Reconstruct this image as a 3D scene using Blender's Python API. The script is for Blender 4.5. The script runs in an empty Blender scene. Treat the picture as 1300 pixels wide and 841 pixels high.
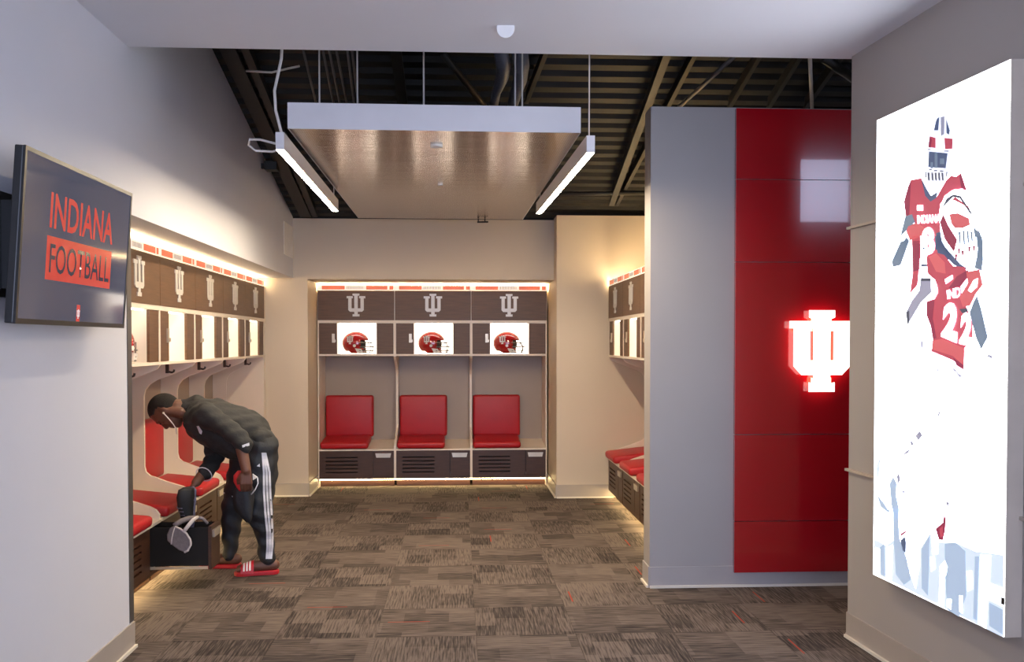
import bpy, bmesh, math, random
import numpy as np
from mathutils import Vector, Matrix
from mathutils.bvhtree import BVHTree
random.seed(7)
C = bpy.context.scene.collection
S = bpy.context.scene

# ------------------------------------------------------------------ camera
F, CX, CY, H = 1200.0, 650.0, 461.72, 1.47
YAW, PIT, ROL = 0.0563, -0.0221, -0.0002
def _rot(y, p, r):
    cy, sy, cp, sp, cr, sr = math.cos(y), math.sin(y), math.cos(p), math.sin(p), math.cos(r), math.sin(r)
    f = Vector((sy*cp, cy*cp, sp)); rt = Vector((cy, -sy, 0)); up = rt.cross(f)
    return cr*rt+sr*up, -sr*rt+cr*up, f
RT, UP, FW = _rot(YAW, PIT, ROL)
cam_d = bpy.data.cameras.new('camera'); cam = bpy.data.objects.new('camera', cam_d); C.objects.link(cam)
cam_d.sensor_width = 36; cam_d.lens = F*36/1300; cam_d.shift_y = (CY-420.5)/1300
cam_d.clip_start = 0.05; cam_d.clip_end = 100
m = Matrix((( RT.x, UP.x, -FW.x, 0), (RT.y, UP.y, -FW.y, 0), (RT.z, UP.z, -FW.z, H), (0, 0, 0, 1)))
cam.matrix_world = m
S.camera = cam
EYE = Vector((0, 0, H))
def ray(x, y): return RT*((x-CX)/F) - UP*((y-CY)/F) + FW
def onY(x, y, Y): d = ray(x, y); return EYE + d*(Y/d.y)
def onX(x, y, X): d = ray(x, y); return EYE + d*(X/d.x)
def onZ(x, y, Z=0.0): d = ray(x, y); return EYE + d*((Z-H)/d.z)
def onP(x, y, p0, n): d = ray(x, y); return EYE + d*((p0-EYE).dot(n)/d.dot(n))

# ------------------------------------------------------------------ world, view
w = bpy.data.worlds.new('world'); S.world = w; w.use_nodes = True
bgn = w.node_tree.nodes['Background']; bgn.inputs[0].default_value = (0.62, 0.71, 1.0, 1); bgn.inputs[1].default_value = 7.0
S.view_settings.view_transform = 'Standard'; S.view_settings.look = 'None'
S.view_settings.gamma = 1; S.view_settings.use_curve_mapping = False; S.view_settings.exposure = 0.0
def area(name, loc, rot, sx, sy, power, col):
    l = bpy.data.lights.new(name, 'AREA'); l.shape = 'RECTANGLE'; l.size = sx; l.size_y = sy; l.energy = power; l.color = col
    o = bpy.data.objects.new(name, l); C.objects.link(o); o.location = loc; o.rotation_euler = rot; return o
WARM = (1.0, 0.80, 0.55); NEUT = (1.0, 0.92, 0.80); COOL = (0.80, 0.86, 1.0)

# ------------------------------------------------------------------ materials
def lin(c):
    return tuple(((v/255)/12.92 if v/255 <= .04045 else ((v/255+.055)/1.055)**2.4) for v in c)
MATS = {}
def mat(name, col, rough=0.5, metal=0.0, var=0.06, vscale=8.0, bump=0.0, bscale=60.0, emit=None, estr=0.0, coat=0.0, spec=0.5, stretch=(1, 1, 1)):
    m = bpy.data.materials.new(name); m.use_nodes = True; nt = m.node_tree; b = nt.nodes['Principled BSDF']
    c = lin(col)
    tc = nt.nodes.new('ShaderNodeTexCoord'); mp = nt.nodes.new('ShaderNodeMapping'); mp.inputs['Scale'].default_value = stretch
    nt.links.new(tc.outputs['Object'], mp.inputs[0])
    nz = nt.nodes.new('ShaderNodeTexNoise'); nz.inputs['Scale'].default_value = vscale; nz.inputs['Detail'].default_value = 4
    nt.links.new(mp.outputs[0], nz.inputs[0])
    rp = nt.nodes.new('ShaderNodeValToRGB'); e = rp.color_ramp.elements
    e[0].position = .3; e[1].position = .7
    e[0].color = tuple(v*(1-var) for v in c)+(1,); e[1].color = tuple(min(1, v*(1+var)) for v in c)+(1,)
    nt.links.new(nz.outputs[0], rp.inputs[0]); nt.links.new(rp.outputs[0], b.inputs['Base Color'])
    b.inputs['Roughness'].default_value = rough; b.inputs['Metallic'].default_value = metal
    b.inputs['Specular IOR Level'].default_value = spec; b.inputs['Coat Weight'].default_value = coat; b.inputs['Coat Roughness'].default_value = .03
    if bump:
        bn = nt.nodes.new('ShaderNodeTexNoise'); bn.inputs['Scale'].default_value = bscale; bn.inputs['Detail'].default_value = 3
        nt.links.new(mp.outputs[0], bn.inputs[0])
        bp = nt.nodes.new('ShaderNodeBump'); bp.inputs['Strength'].default_value = bump; bp.inputs['Distance'].default_value = .01
        nt.links.new(bn.outputs[0], bp.inputs['Height']); nt.links.new(bp.outputs[0], b.inputs['Normal'])
    if emit:
        b.inputs['Emission Color'].default_value = tuple(emit)+(1,); b.inputs['Emission Strength'].default_value = estr
    MATS[name] = m; return m
mat('paint_light', (212, 213, 220), .6, var=.015, vscale=2, bump=.03, bscale=220)
mat('paint_ceiling', (216, 217, 224), .7, var=.015, vscale=2)
mat('paint_beige', (208, 193, 172), .6, var=.02, vscale=2, bump=.03, bscale=220)
mat('paint_greige', (168, 161, 154), .6, var=.02, vscale=2, bump=.03, bscale=220)
mat('paint_grey', (158, 153, 151), .55, var=.02, vscale=2, bump=.03, bscale=220)
mat('base_vinyl', (168, 158, 148), .45, var=.03)
mat('base_vinyl_grey', (164, 158, 156), .4, var=.03)
mat('base_bead', (222, 214, 200), .4, var=.02)
mat('steel_guard', (104, 102, 102), .4, metal=.7)
mat('white_lam', (232, 218, 200), .35, var=.01)
mat('grey_lam', (160, 143, 126), .4, var=.04, vscale=3)
mat('brown_lam', (94, 64, 40), .45, var=.18, vscale=6, stretch=(1, 1, 14))
mat('brown_dark', (66, 40, 26), .45, var=.2, vscale=6, stretch=(1, 1, 14))
mat('void', (14, 11, 10), .8)
mat('red_vinyl', (176, 20, 30), .42, var=.06, bump=.15, bscale=260)
mat('silver_letter', (205, 200, 194), .35, metal=.15)
mat('handle_metal', (200, 190, 176), .35, metal=.6)
mat('latch_metal', (190, 176, 156), .35, metal=.7)
mat('hook_dark', (78, 66, 58), .4, metal=.5)
mat('led_warm', (255, 240, 210), emit=(1, .78, .46), estr=40)
mat('led_kick', (255, 240, 210), emit=(1, .73, .34), estr=34)
mat('bar_glow', (255, 250, 240), emit=(1, .82, .58), estr=205)
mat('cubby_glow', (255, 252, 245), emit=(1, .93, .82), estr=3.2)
mat('cubby_led', (255, 252, 245), emit=(1, .92, .80), estr=9)
mat('name_white', (245, 240, 232), .4, emit=(1, .90, .76), estr=.55)
mat('name_red', (206, 84, 56), .4, emit=(.72, .24, .12), estr=.5)
mat('name_grey', (150, 140, 138), .4, emit=(.4, .36, .36), estr=.3)
mat('white_metal', (206, 204, 206), .4, metal=.1, var=.02)
mat('white_plastic', (235, 233, 230), .4)
mat('cable_white', (205, 200, 196), .5)
mat('deck_dark', (15, 14, 12), .65, var=.2, vscale=3)
mat('steel_black', (16, 15, 15), .5, var=.15)
mat('steel_grey', (30, 29, 27), .5, var=.1)
mat('conduit_grey', (98, 96, 96), .45, metal=.4)
mat('duct_grey', (84, 86, 98), .5, var=.1, bump=.3, bscale=40)
mat('acrylic_red', (164, 14, 26), .16, var=.02, vscale=2, coat=1.0)
mat('sign_white', (255, 255, 255), emit=(1, .93, .85), estr=2.2)
mat('sign_halo', (255, 120, 80), emit=(1, .45, .24), estr=5)
mat('frame_grey', (186, 172, 156), .5, metal=.0)
mat('tv_black', (26, 26, 28), .35)
mat('tv_screen', (40, 42, 52), .08, var=.02, emit=(.06, .065, .10), estr=.9)
mat('tv_red', (150, 30, 28), .2, emit=(.62, .05, .04), estr=.6)
mat('tv_dark', (46, 48, 60), .1, emit=(.05, .05, .08), estr=.5)
mat('tv_white', (220, 220, 220), .2, emit=(.6, .6, .6), estr=.5)
mat('helmet_red', (168, 18, 24), .18, coat=1.0, var=.04)
mat('helmet_white', (232, 226, 220), .3)
mat('mask_grey', (122, 112, 104), .35)
mat('helmet_dark', (26, 22, 22), .6)
mat('skin', (100, 65, 50), .5, var=.12, vscale=14)
mat('hair', (24, 18, 15), .85, var=.3, vscale=200, bump=.6, bscale=300)
mat('jacket', (34, 34, 35), .8, var=.18, vscale=30, bump=.35, bscale=45)
mat('trousers', (30, 33, 38), .62, var=.15, vscale=18, bump=.3, bscale=38)
mat('stripe_white', (206, 206, 214), .6)
mat('slide_red', (176, 22, 34), .45)
mat('shoe_black', (13, 13, 15), .6, var=.3, vscale=30)
mat('shoe_purple', (86, 84, 104), .6, var=.3, vscale=60)
mat('shoe_grey', (120, 111, 112), .7, var=.12, vscale=50, bump=.2, bscale=120)
mat('shoe_rim', (196, 188, 188), .6)
mat('cloth_red', (186, 32, 36), .7)
mat('reflected_warm', (200, 150, 110), .6)

def metal_perf():
    m = bpy.data.materials.new('perforated_metal'); m.use_nodes = True; nt = m.node_tree; b = nt.nodes['Principled BSDF']
    tc = nt.nodes.new('ShaderNodeTexCoord'); vo = nt.nodes.new('ShaderNodeTexVoronoi'); vo.inputs['Scale'].default_value = 90
    vo.inputs['Randomness'].default_value = 0
    nt.links.new(tc.outputs['Object'], vo.inputs[0])
    rp = nt.nodes.new('ShaderNodeValToRGB'); rp.color_ramp.elements[0].position = .22; rp.color_ramp.elements[1].position = .30
    rp.color_ramp.elements[0].color = (.22, .19, .17, 1); rp.color_ramp.elements[1].color = lin((206, 192, 178))+(1,)
    nt.links.new(vo.outputs[0], rp.inputs[0]); nt.links.new(rp.outputs[0], b.inputs['Base Color'])
    mp = nt.nodes.new('ShaderNodeMapping'); mp.inputs['Scale'].default_value = (0, 90, 0); nt.links.new(tc.outputs['Object'], mp.inputs[0])
    bn = nt.nodes.new('ShaderNodeTexNoise'); bn.inputs['Scale'].default_value = 1; bn.inputs['Detail'].default_value = 2; nt.links.new(mp.outputs[0], bn.inputs[0])
    bp = nt.nodes.new('ShaderNodeBump'); bp.inputs['Strength'].default_value = .33; bp.inputs['Distance'].default_value = .003; nt.links.new(bn.outputs[0], bp.inputs['Height']); nt.links.new(bp.outputs[0], b.inputs['Normal'])
    b.inputs['Metallic'].default_value = .95; b.inputs['Roughness'].default_value = .14
    MATS['perforated_metal'] = m
metal_perf()

def carpet():
    m = bpy.data.materials.new('carpet'); m.use_nodes = True; nt = m.node_tree; N = nt.nodes.new; L = nt.links.new; b = nt.nodes['Principled BSDF']
    tc = N('ShaderNodeTexCoord'); oi = N('ShaderNodeObjectInfo')
    def math_(op, a, b_=None, c=None):
        n = N('ShaderNodeMath'); n.operation = op
        for i, v in enumerate((a, b_, c)):
            if v is None: continue
            if isinstance(v, (int, float)): n.inputs[i].default_value = v
            else: L(v, n.inputs[i])
        return n.outputs[0]
    sp = N('ShaderNodeSeparateXYZ'); L(tc.outputs['Object'], sp.inputs[0])
    u = math_('ADD', sp.outputs[0], math_('MULTIPLY', oi.outputs['Random'], 37.0))
    v = math_('ADD', sp.outputs[1], math_('MULTIPLY', oi.outputs['Random'], 91.0))
    def comb(x, y, z=0.0):
        n = N('ShaderNodeCombineXYZ')
        for i, q in enumerate((x, y, z)):
            if isinstance(q, (int, float)): n.inputs[i].default_value = q
            else: L(q, n.inputs[i])
        return n.outputs[0]
    # streaks along u
    nz = N('ShaderNodeTexNoise'); nz.inputs['Scale'].default_value = 1; nz.inputs['Detail'].default_value = 3
    L(comb(math_('MULTIPLY', u, 7.0), math_('MULTIPLY', v, 120.0)), nz.inputs[0])
    # blocks: rows across v, random steps along u
    row = math_('FLOOR', math_('MULTIPLY', v, 6.0))
    wr = N('ShaderNodeTexWhiteNoise'); wr.noise_dimensions = '1D'; L(row, wr.inputs['W'])
    cell = math_('FLOOR', math_('ADD', math_('MULTIPLY', u, 4.2), math_('MULTIPLY', wr.outputs['Value'], 5.0)))
    wc = N('ShaderNodeTexWhiteNoise'); wc.noise_dimensions = '2D'; L(comb(row, cell), wc.inputs['Vector'])
    blk = math_('MULTIPLY_ADD', math_('POWER', wc.outputs['Value'], .7), .5, .25)
    tot = math_('ADD', math_('MULTIPLY', nz.outputs[0], 1.08), math_('MULTIPLY', blk, .50))
    tot = math_('ADD', tot, math_('MULTIPLY', oi.outputs['Random'], .10))
    rp = N('ShaderNodeValToRGB'); e = rp.color_ramp.elements
    e[0].position = .50; e[0].color = lin((34, 29, 28))+(1,)
    e[1].position = 1.05 if False else 1.0; e[1].color = lin((110, 98, 91))+(1,)
    x = e.new(.74); x.color = lin((68, 60, 57))+(1,)
    L(tot, rp.inputs[0])
    # occasional red thread
    wl = N('ShaderNodeTexWhiteNoise'); wl.noise_dimensions = '1D'; L(math_('MULTIPLY', oi.outputs['Random'], 913.7), wl.inputs['W'])
    pos = math_('MULTIPLY_ADD', wl.outputs['Value'], .44, -.22)
    dist = math_('ABSOLUTE', math_('SUBTRACT', sp.outputs[1], pos))
    thin = math_('LESS_THAN', dist, .0045)
    wl2 = N('ShaderNodeTexWhiteNoise'); wl2.noise_dimensions = '1D'; L(math_('MULTIPLY', oi.outputs['Random'], 331.3), wl2.inputs['W'])
    has = math_('LESS_THAN', wl2.outputs['Value'], .36)
    seg = math_('LESS_THAN', math_('ABSOLUTE', math_('SUBTRACT', sp.outputs[0], math_('MULTIPLY_ADD', wl2.outputs['Value'], .6, -.1))), .11)
    fac = math_('MULTIPLY', math_('MULTIPLY', thin, has), seg)
    mx = N('ShaderNodeMix'); mx.data_type = 'RGBA'; L(fac, mx.inputs['Factor']); L(rp.outputs[0], mx.inputs[6]); mx.inputs[7].default_value = lin((150, 64, 50))+(1,)
    L(mx.outputs[2], b.inputs['Base Color'])
    b.inputs['Roughness'].default_value = .92; b.inputs['Specular IOR Level'].default_value = .15
    bp = N('ShaderNodeBump'); bp.inputs['Strength'].default_value = .35; bp.inputs['Distance'].default_value = .004
    L(nz.outputs[0], bp.inputs['Height']); L(bp.outputs[0], b.inputs['Normal'])
    MATS['carpet'] = m
carpet()

# ------------------------------------------------------------------ mesh helpers
class MB:
    def __init__(s): s.v = []; s.f = []
    def add(s, vs, fs):
        o = len(s.v); s.v += [tuple(v) for v in vs]; s.f += [tuple(i+o for i in f) for f in fs]; return s
    def box(s, x0, x1, y0, y1, z0, z1):
        return s.add([(x0,y0,z0),(x1,y0,z0),(x1,y1,z0),(x0,y1,z0),(x0,y0,z1),(x1,y0,z1),(x1,y1,z1),(x0,y1,z1)],
                     [(0,3,2,1),(4,5,6,7),(0,1,5,4),(1,2,6,5),(2,3,7,6),(3,0,4,7)])
    def prism(s, pts, off):      # pts: list of 3D points (planar polygon), off: extrusion vector
        n = len(pts); off = Vector(off); a = [Vector(p) for p in pts]; b = [p+off for p in a]
        return s.add(a+b, [tuple(range(n))[::-1], tuple(range(n, 2*n))]+[(i, (i+1) % n, n+(i+1) % n, n+i) for i in range(n)])
    def loft(s, rings, cap=True):
        n = len(rings[0]); o = []
        for r in rings: o += r
        f = []
        for k in range(len(rings)-1):
            for i in range(n): f.append((k*n+i, k*n+(i+1) % n, (k+1)*n+(i+1) % n, (k+1)*n+i))
        if cap:
            f.append(tuple(range(n))[::-1]); f.append(tuple((len(rings)-1)*n+i for i in range(n)))
        return s.add(o, f)
    def tube(s, pts, r, n=8, cap=True):
        pts = [Vector(p) for p in pts]
        rs = r if isinstance(r, (list, tuple)) else [r]*len(pts)
        rings = []; prev = None
        for i, p in enumerate(pts):
            t = (pts[min(i+1, len(pts)-1)]-pts[max(i-1, 0)]).normalized()
            if prev is None:
                a = t.orthogonal().normalized()
            else:
                a = (prev-t*prev.dot(t)).normalized()
            prev = a; bb = t.cross(a)
            rings.append([p+(a*math.cos(2*math.pi*k/n)+bb*math.sin(2*math.pi*k/n))*rs[i] for k in range(n)])
        return s.loft(rings, cap)
    def ball(s, c, rx, ry=None, rz=None, M=None, nu=16, nv=10):
        ry = rx if ry is None else ry; rz = rx if rz is None else rz; c = Vector(c); rings = []
        vs = []; fs = []
        for j in range(nv+1):
            th = math.pi*j/nv
            for i in range(nu):
                ph = 2*math.pi*i/nu
                p = Vector((rx*math.sin(th)*math.cos(ph), ry*math.sin(th)*math.sin(ph), rz*math.cos(th)))
                if M is not None: p = M @ p
                vs.append(c+p)
        for j in range(nv):
            for i in range(nu):
                fs.append((j*nu+i, (j+1)*nu+i, (j+1)*nu+(i+1) % nu, j*nu+(i+1) % nu))
        return s.add(vs, fs)
    def capsule(s, a, b, ra, rb, n=14):
        a = Vector(a); b = Vector(b); t = (b-a).normalized(); pts = []; rs = []
        for k in range(5):
            q = math.pi/2*(k/4); pts.append(a-t*ra*math.cos(q)); rs.append(max(ra*math.sin(q), 1e-4))
        for k in range(1, 4): pts.append(a.lerp(b, k/4)); rs.append(ra+(rb-ra)*k/4)
        for k in range(5):
            q = math.pi/2*(k/4); pts.append(b+t*rb*math.sin(q)); rs.append(max(rb*math.cos(q), 1e-4))
        return s.tube(pts, rs, n)
    def cyl(s, a, b, r, n=16): return s.tube([a, b], r, n)
    def mesh(s, name):
        me = bpy.data.meshes.new(name); me.from_pydata(s.v, [], s.f); me.validate(); me.update()
        bm = bmesh.new(); bm.from_mesh(me); bmesh.ops.remove_doubles(bm, verts=bm.verts, dist=1e-6)
        bmesh.ops.recalc_face_normals(bm, faces=bm.faces); bm.to_mesh(me); bm.free(); return me
    def build(s, name, material, parent=None, smooth=False, bevel=0.0, seg=2):
        me = s.mesh(name); me.materials.append(MATS[material])
        if bevel:
            bm = bmesh.new(); bm.from_mesh(me)
            ed = [e for e in bm.edges if len(e.link_faces) == 2 and e.calc_face_angle(0) > .6]
            bmesh.ops.bevel(bm, geom=ed, offset=bevel, segments=seg, affect='EDGES', profile=.5)
            bm.to_mesh(me); bm.free()
        if smooth:
            for p in me.polygons: p.use_smooth = True
        o = bpy.data.objects.new(name, me); C.objects.link(o)
        if parent: o.parent = parent
        return o
def tag(o, label, cat, group=None):
    o['label'] = label; o['category'] = cat
    if group: o['group'] = group
    return o
def thing(name, label, cat, loc=(0, 0, 0), rz=0.0, group=None):
    o = bpy.data.objects.new(name, None); C.objects.link(o); o.location = loc; o.rotation_euler = (0, 0, rz); o.empty_display_size = .1
    return tag(o, label, cat, group)
def struct(o, label=None):
    o['kind'] = 'structure'
    if label: o['label'] = label
    return o
def copy_tree(o, parent=None):
    c = o.copy(); C.objects.link(c); c.parent = parent
    for ch in list(o.children): copy_tree(ch, c)
    return c
def box(name, m, x0, x1, y0, y1, z0, z1, parent=None, bevel=0.0):
    return MB().box(x0, x1, y0, y1, z0, z1).build(name, m, parent, bevel=bevel)

# trident emblem: prisms in (u, v) units of its height (605 units), centred
def emblem(mb, origin, ux, uz, n, height, depth, slim=True):
    k = height/605.0; O = Vector(origin); ux = Vector(ux); uz = Vector(uz); n = Vector(n)
    P = lambda u, v: O + ux*(u*k) + uz*((427.5-v)*k)
    polys = [[(-63,125),(63,125),(63,730),(-63,730)]]
    for s in (-1, 1):
        for q in ([(63,125),(97,125),(97,178),(63,192)], [(63,668),(97,660),(97,730),(63,730)], [(63,205),(245,205),(245,258),(63,258)],
                  [(90,258),(213,258),(213,497),(90,497)], [(63,497),(213,497),(213,540),(153,605),(63,605)]):
            polys.append([(s*a, b) for a, b in q])
    if slim:
        polys = [[(-45,125),(45,125),(45,730),(-45,730)]]
        for s in (-1, 1):
            for q in ([(45,125),(90,125),(90,172),(45,184)], [(45,676),(90,668),(90,730),(45,730)], [(84,191),(245,191),(245,248),(84,248)],
                      [(118,248),(204,248),(204,515),(118,515)], [(45,515),(204,515),(204,560),(160,606),(45,606)]):
                polys.append([(s*a, b) for a, b in q])
    for q in polys: mb.prism([P(a, b) for a, b in q], n*depth)
    return mb

# ------------------------------------------------------------------ key dimensions
XL = -1.57            # face of the left wall / fascia
XLB = -1.83           # front plane of the left locker bank
YN = 4.63             # end of the near left wall, edge of the low ceiling
ZC = 2.88             # low ceiling
YW, YB = 9.10, 9.67   # back wall face, front plane of the back lockers
W, D = 0.777, 0.50    # locker width, depth
ZS = 2.085            # soffit over the lockers
YR = 5.58             # feature wall face
XRB = 1.41            # front plane of the right locker bank
YC_ = 8.86            # column face at the right end of the back wall
def deck_z(y): return 2.65 + .235*(9.15-y)

# ------------------------------------------------------------------ structure
fl = struct(box('floor', 'carpet', -2.6, 4.6, -3.2, 10.4, -0.12, -0.004), 'patterned brown and grey carpet tile floor')
tile_me = MB().box(-.249, .249, -.249, .249, -.004, .0).mesh('carpet_tile'); tile_me.materials.append(MATS['carpet'])
x_off, y_off = -.414, 5.71
for i in range(-4, 7):
    for j in range(-7, 9):
        cx, cy = x_off+.25+i*.5, y_off+.25+j*.5
        if cx > 2.7 or cy > 9.9 or cy < 2.2: continue
        if cx < -2.2: continue
        t = bpy.data.objects.new('carpet_tile', tile_me); C.objects.link(t); t.parent = fl
        t.location = (cx, cy, 0); t.rotation_euler = (0, 0, math.pi/2*((i+j) % 2) + math.pi*random.randint(0, 1))

box_ceiling = struct(box('ceiling', 'paint_ceiling', XL, 2.05, -3.2, YN, ZC, ZC+.16))
struct(box('wall_left', 'paint_light', -2.55, XL, -3.2, YN, 0, 3.9))
# fascia above the left lockers, its top follows the sloped deck
mb = MB(); y0, y1 = YN, YW
mb.prism([(XL, y0, ZS), (XL, y1, ZS), (XL, y1, deck_z(y1)), (XL, y0, deck_z(y0))], (-.98, 0, 0))
struct(mb.build('wall_left_upper', 'paint_light'))
struct(box('wall_left_recess', 'paint_beige', -2.55, -2.36, YN, YW, 0, ZS))
# back wall: pier, header, recess
struct(box('wall_back_left', 'paint_beige', -2.55, -1.435, YW, 10.2, 0, 2.65))
struct(box('wall_back_header', 'paint_beige', -1.435, .920, YW, 10.2, ZS-.01, 2.65))
struct(box('wall_back_recess', 'paint_beige', -1.435, .920, 10.19, 10.3, 0, ZS-.01))
struct(box('wall_back_right', 'paint_beige', .920, 2.55, YC_, 10.2, 0, 2.665))
struct(box('wall_alcove', 'paint_beige', 1.925, 2.4, 5.77, YC_, 0, 2.665))
struct(box('wall_partition', 'paint_grey', 1.14, 4.4, YR, YR+.18, 0, 2.87))
# right wall, slightly turned
A0 = Vector((1.937, 4.59, 0)); AD = Vector((.07, -1, 0)).normalized(); AN = Vector((-AD.y*-1, 0, 0))
AN = Vector((AD.y, -AD.x, 0)); AN = AN if AN.x < 0 else -AN        # normal, into the room
mb = MB(); A1 = A0+AD*7.6
mb.prism([A0, A1, A1-AN*.44, A0-AN*.44], (0, 0, ZC+.16)); struct(mb.build('wall_right', 'paint_greige'))
# unseen outer enclosure round plenum and side corridor, added to block sky light
struct(box('wall_outer_right', 'paint_beige', 4.4, 4.5, .6, 10.3, 0, 4.4))
struct(box('wall_outer_back', 'paint_beige', 2.55, 4.4, 10.2, 10.3, 0, 4.4))
mb = MB(); mb.box(-2.55, 2.5, 2.3, 2.4, ZC+.17, 4.5); mb.box(2.5, 4.4, 2.3, 2.4, 3.2, 4.5)
struct(mb.build('wall_light_block', 'deck_dark'))  # unseen, added above the low ceiling to keep sky light off the deck
struct(box('wall_outer_left', 'deck_dark', -2.62, -2.55, -3.2, 10.3, 0, 4.4))
struct(box('wall_reflected', 'reflected_warm', 2.62, 4.4, 2.30, 2.40, 0, 2.6))  # unseen, added in a warm tone for what the red panel reflects
# sloped corrugated deck
mb = MB(); prof = []; y = 9.2; k = 0
while y > 2.4:
    for dy, dz in ((0, 0), (.05, 0), (.065, .038), (.115, .038), (.13, 0)):
        yy = y-dy; prof.append((yy, deck_z(yy)+dz))
    y -= .15
vs = []; fs = []
for i, (yy, zz) in enumerate(prof):
    vs += [(-2.55, yy, zz), (4.4, yy, zz), (4.4, yy, zz+.03), (-2.55, yy, zz+.03)]
    if i: a = 4*(i-1); b = 4*i; fs += [(a, b, b+1, a+1), (a+2, b+2, b+3, a+3)]
mb.add(vs, fs); struct(mb.build('ceiling_deck', 'deck_dark'), 'dark sloped corrugated roof deck above the lockers')

# baseboards (vinyl band with a pale bead at the floor)
def baseboard(name, pts, n_in, m='base_vinyl', h=.125):
    mb = MB(); mb2 = MB()
    for i in range(len(pts)-1):
        a = Vector(pts[i]); b = Vector(pts[i+1]); n = Vector(n_in[i])
        mb.prism([a, b, b+n*.008, a+n*.008], (0, 0, h))
        mb2.prism([a+n*.008, b+n*.008, b+n*.02, a+n*.02], (0, 0, .014))
    o = struct(mb.build(name, m)); mb2.build('floor_bead', 'base_bead', o); return o
baseboard('baseboard_left', [(XL, -3, 0), (XL, YN, 0), (XL-.2, YN, 0)], [(1, 0, 0), (0, 1, 0)])
baseboard('baseboard_right', [tuple(A1), tuple(A0), tuple(A0-AN*.44)], [tuple(AN), (-AD.x, -AD.y, 0)])
baseboard('baseboard_partition', [(4.3, YR, 0), (1.14, YR, 0), (1.14, YR+.18, 0)], [(0, -1, 0), (-1, 0, 0)], 'base_vinyl_grey')
baseboard('baseboard_back_left', [(XLB, YW, 0), (-1.435, YW, 0), (-1.435, YB+.05, 0)], [(0, -1, 0), (1, 0, 0)])
baseboard('baseboard_back_right', [(XRB+.05, YC_, 0), (.920, YC_, 0), (.920, YB+.05, 0)], [(0, -1, 0), (-1, 0, 0)])
# steel corner guard at the end of the near wall
mb = MB(); mb.box(XL-.045, XL+.002, YN, YN+.003, .13, ZS); mb.box(XL, XL+.003, YN-.055, YN+.003, .13, ZS)
struct(mb.build('trim_1', 'steel_guard'), 'steel corner guard at the end of the left wall')
# two metal rails let into the right wall, interrupted by the light box
for k, (py, ) in enumerate(((290,), (597,))):
    z = onP(1079, py, A0, AN).z
    mb = MB()
    for s0, s1 in ((-.012, 7.0),):
        a = A0+AD*s0; b = A0+AD*s1
        mb.prism([a+AN*.0, b+AN*.0, b+AN*.016, a+AN*.016], (0, 0, .012)) if False else None
        mb.prism([a+Vector((0,0,z-.006)), b+Vector((0,0,z-.006)), b+AN*.016+Vector((0,0,z-.006)), a+AN*.016+Vector((0,0,z-.006))], (0, 0, .012))
    struct(mb.build('trim_%d' % (k+2), 'frame_grey'), ('upper' if k == 0 else 'lower')+' thin metal rail along the right wall')
# white closing strip on the fascia beside the back corner
p = onX(360, 281, XL); q = onX(371, 328, XL)
tag(box('access_panel', 'white_plastic', XL, XL+.006, p.y, q.y, q.z, p.z), 'narrow pale access panel on the left fascia beside the back corner', 'panel')

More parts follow.
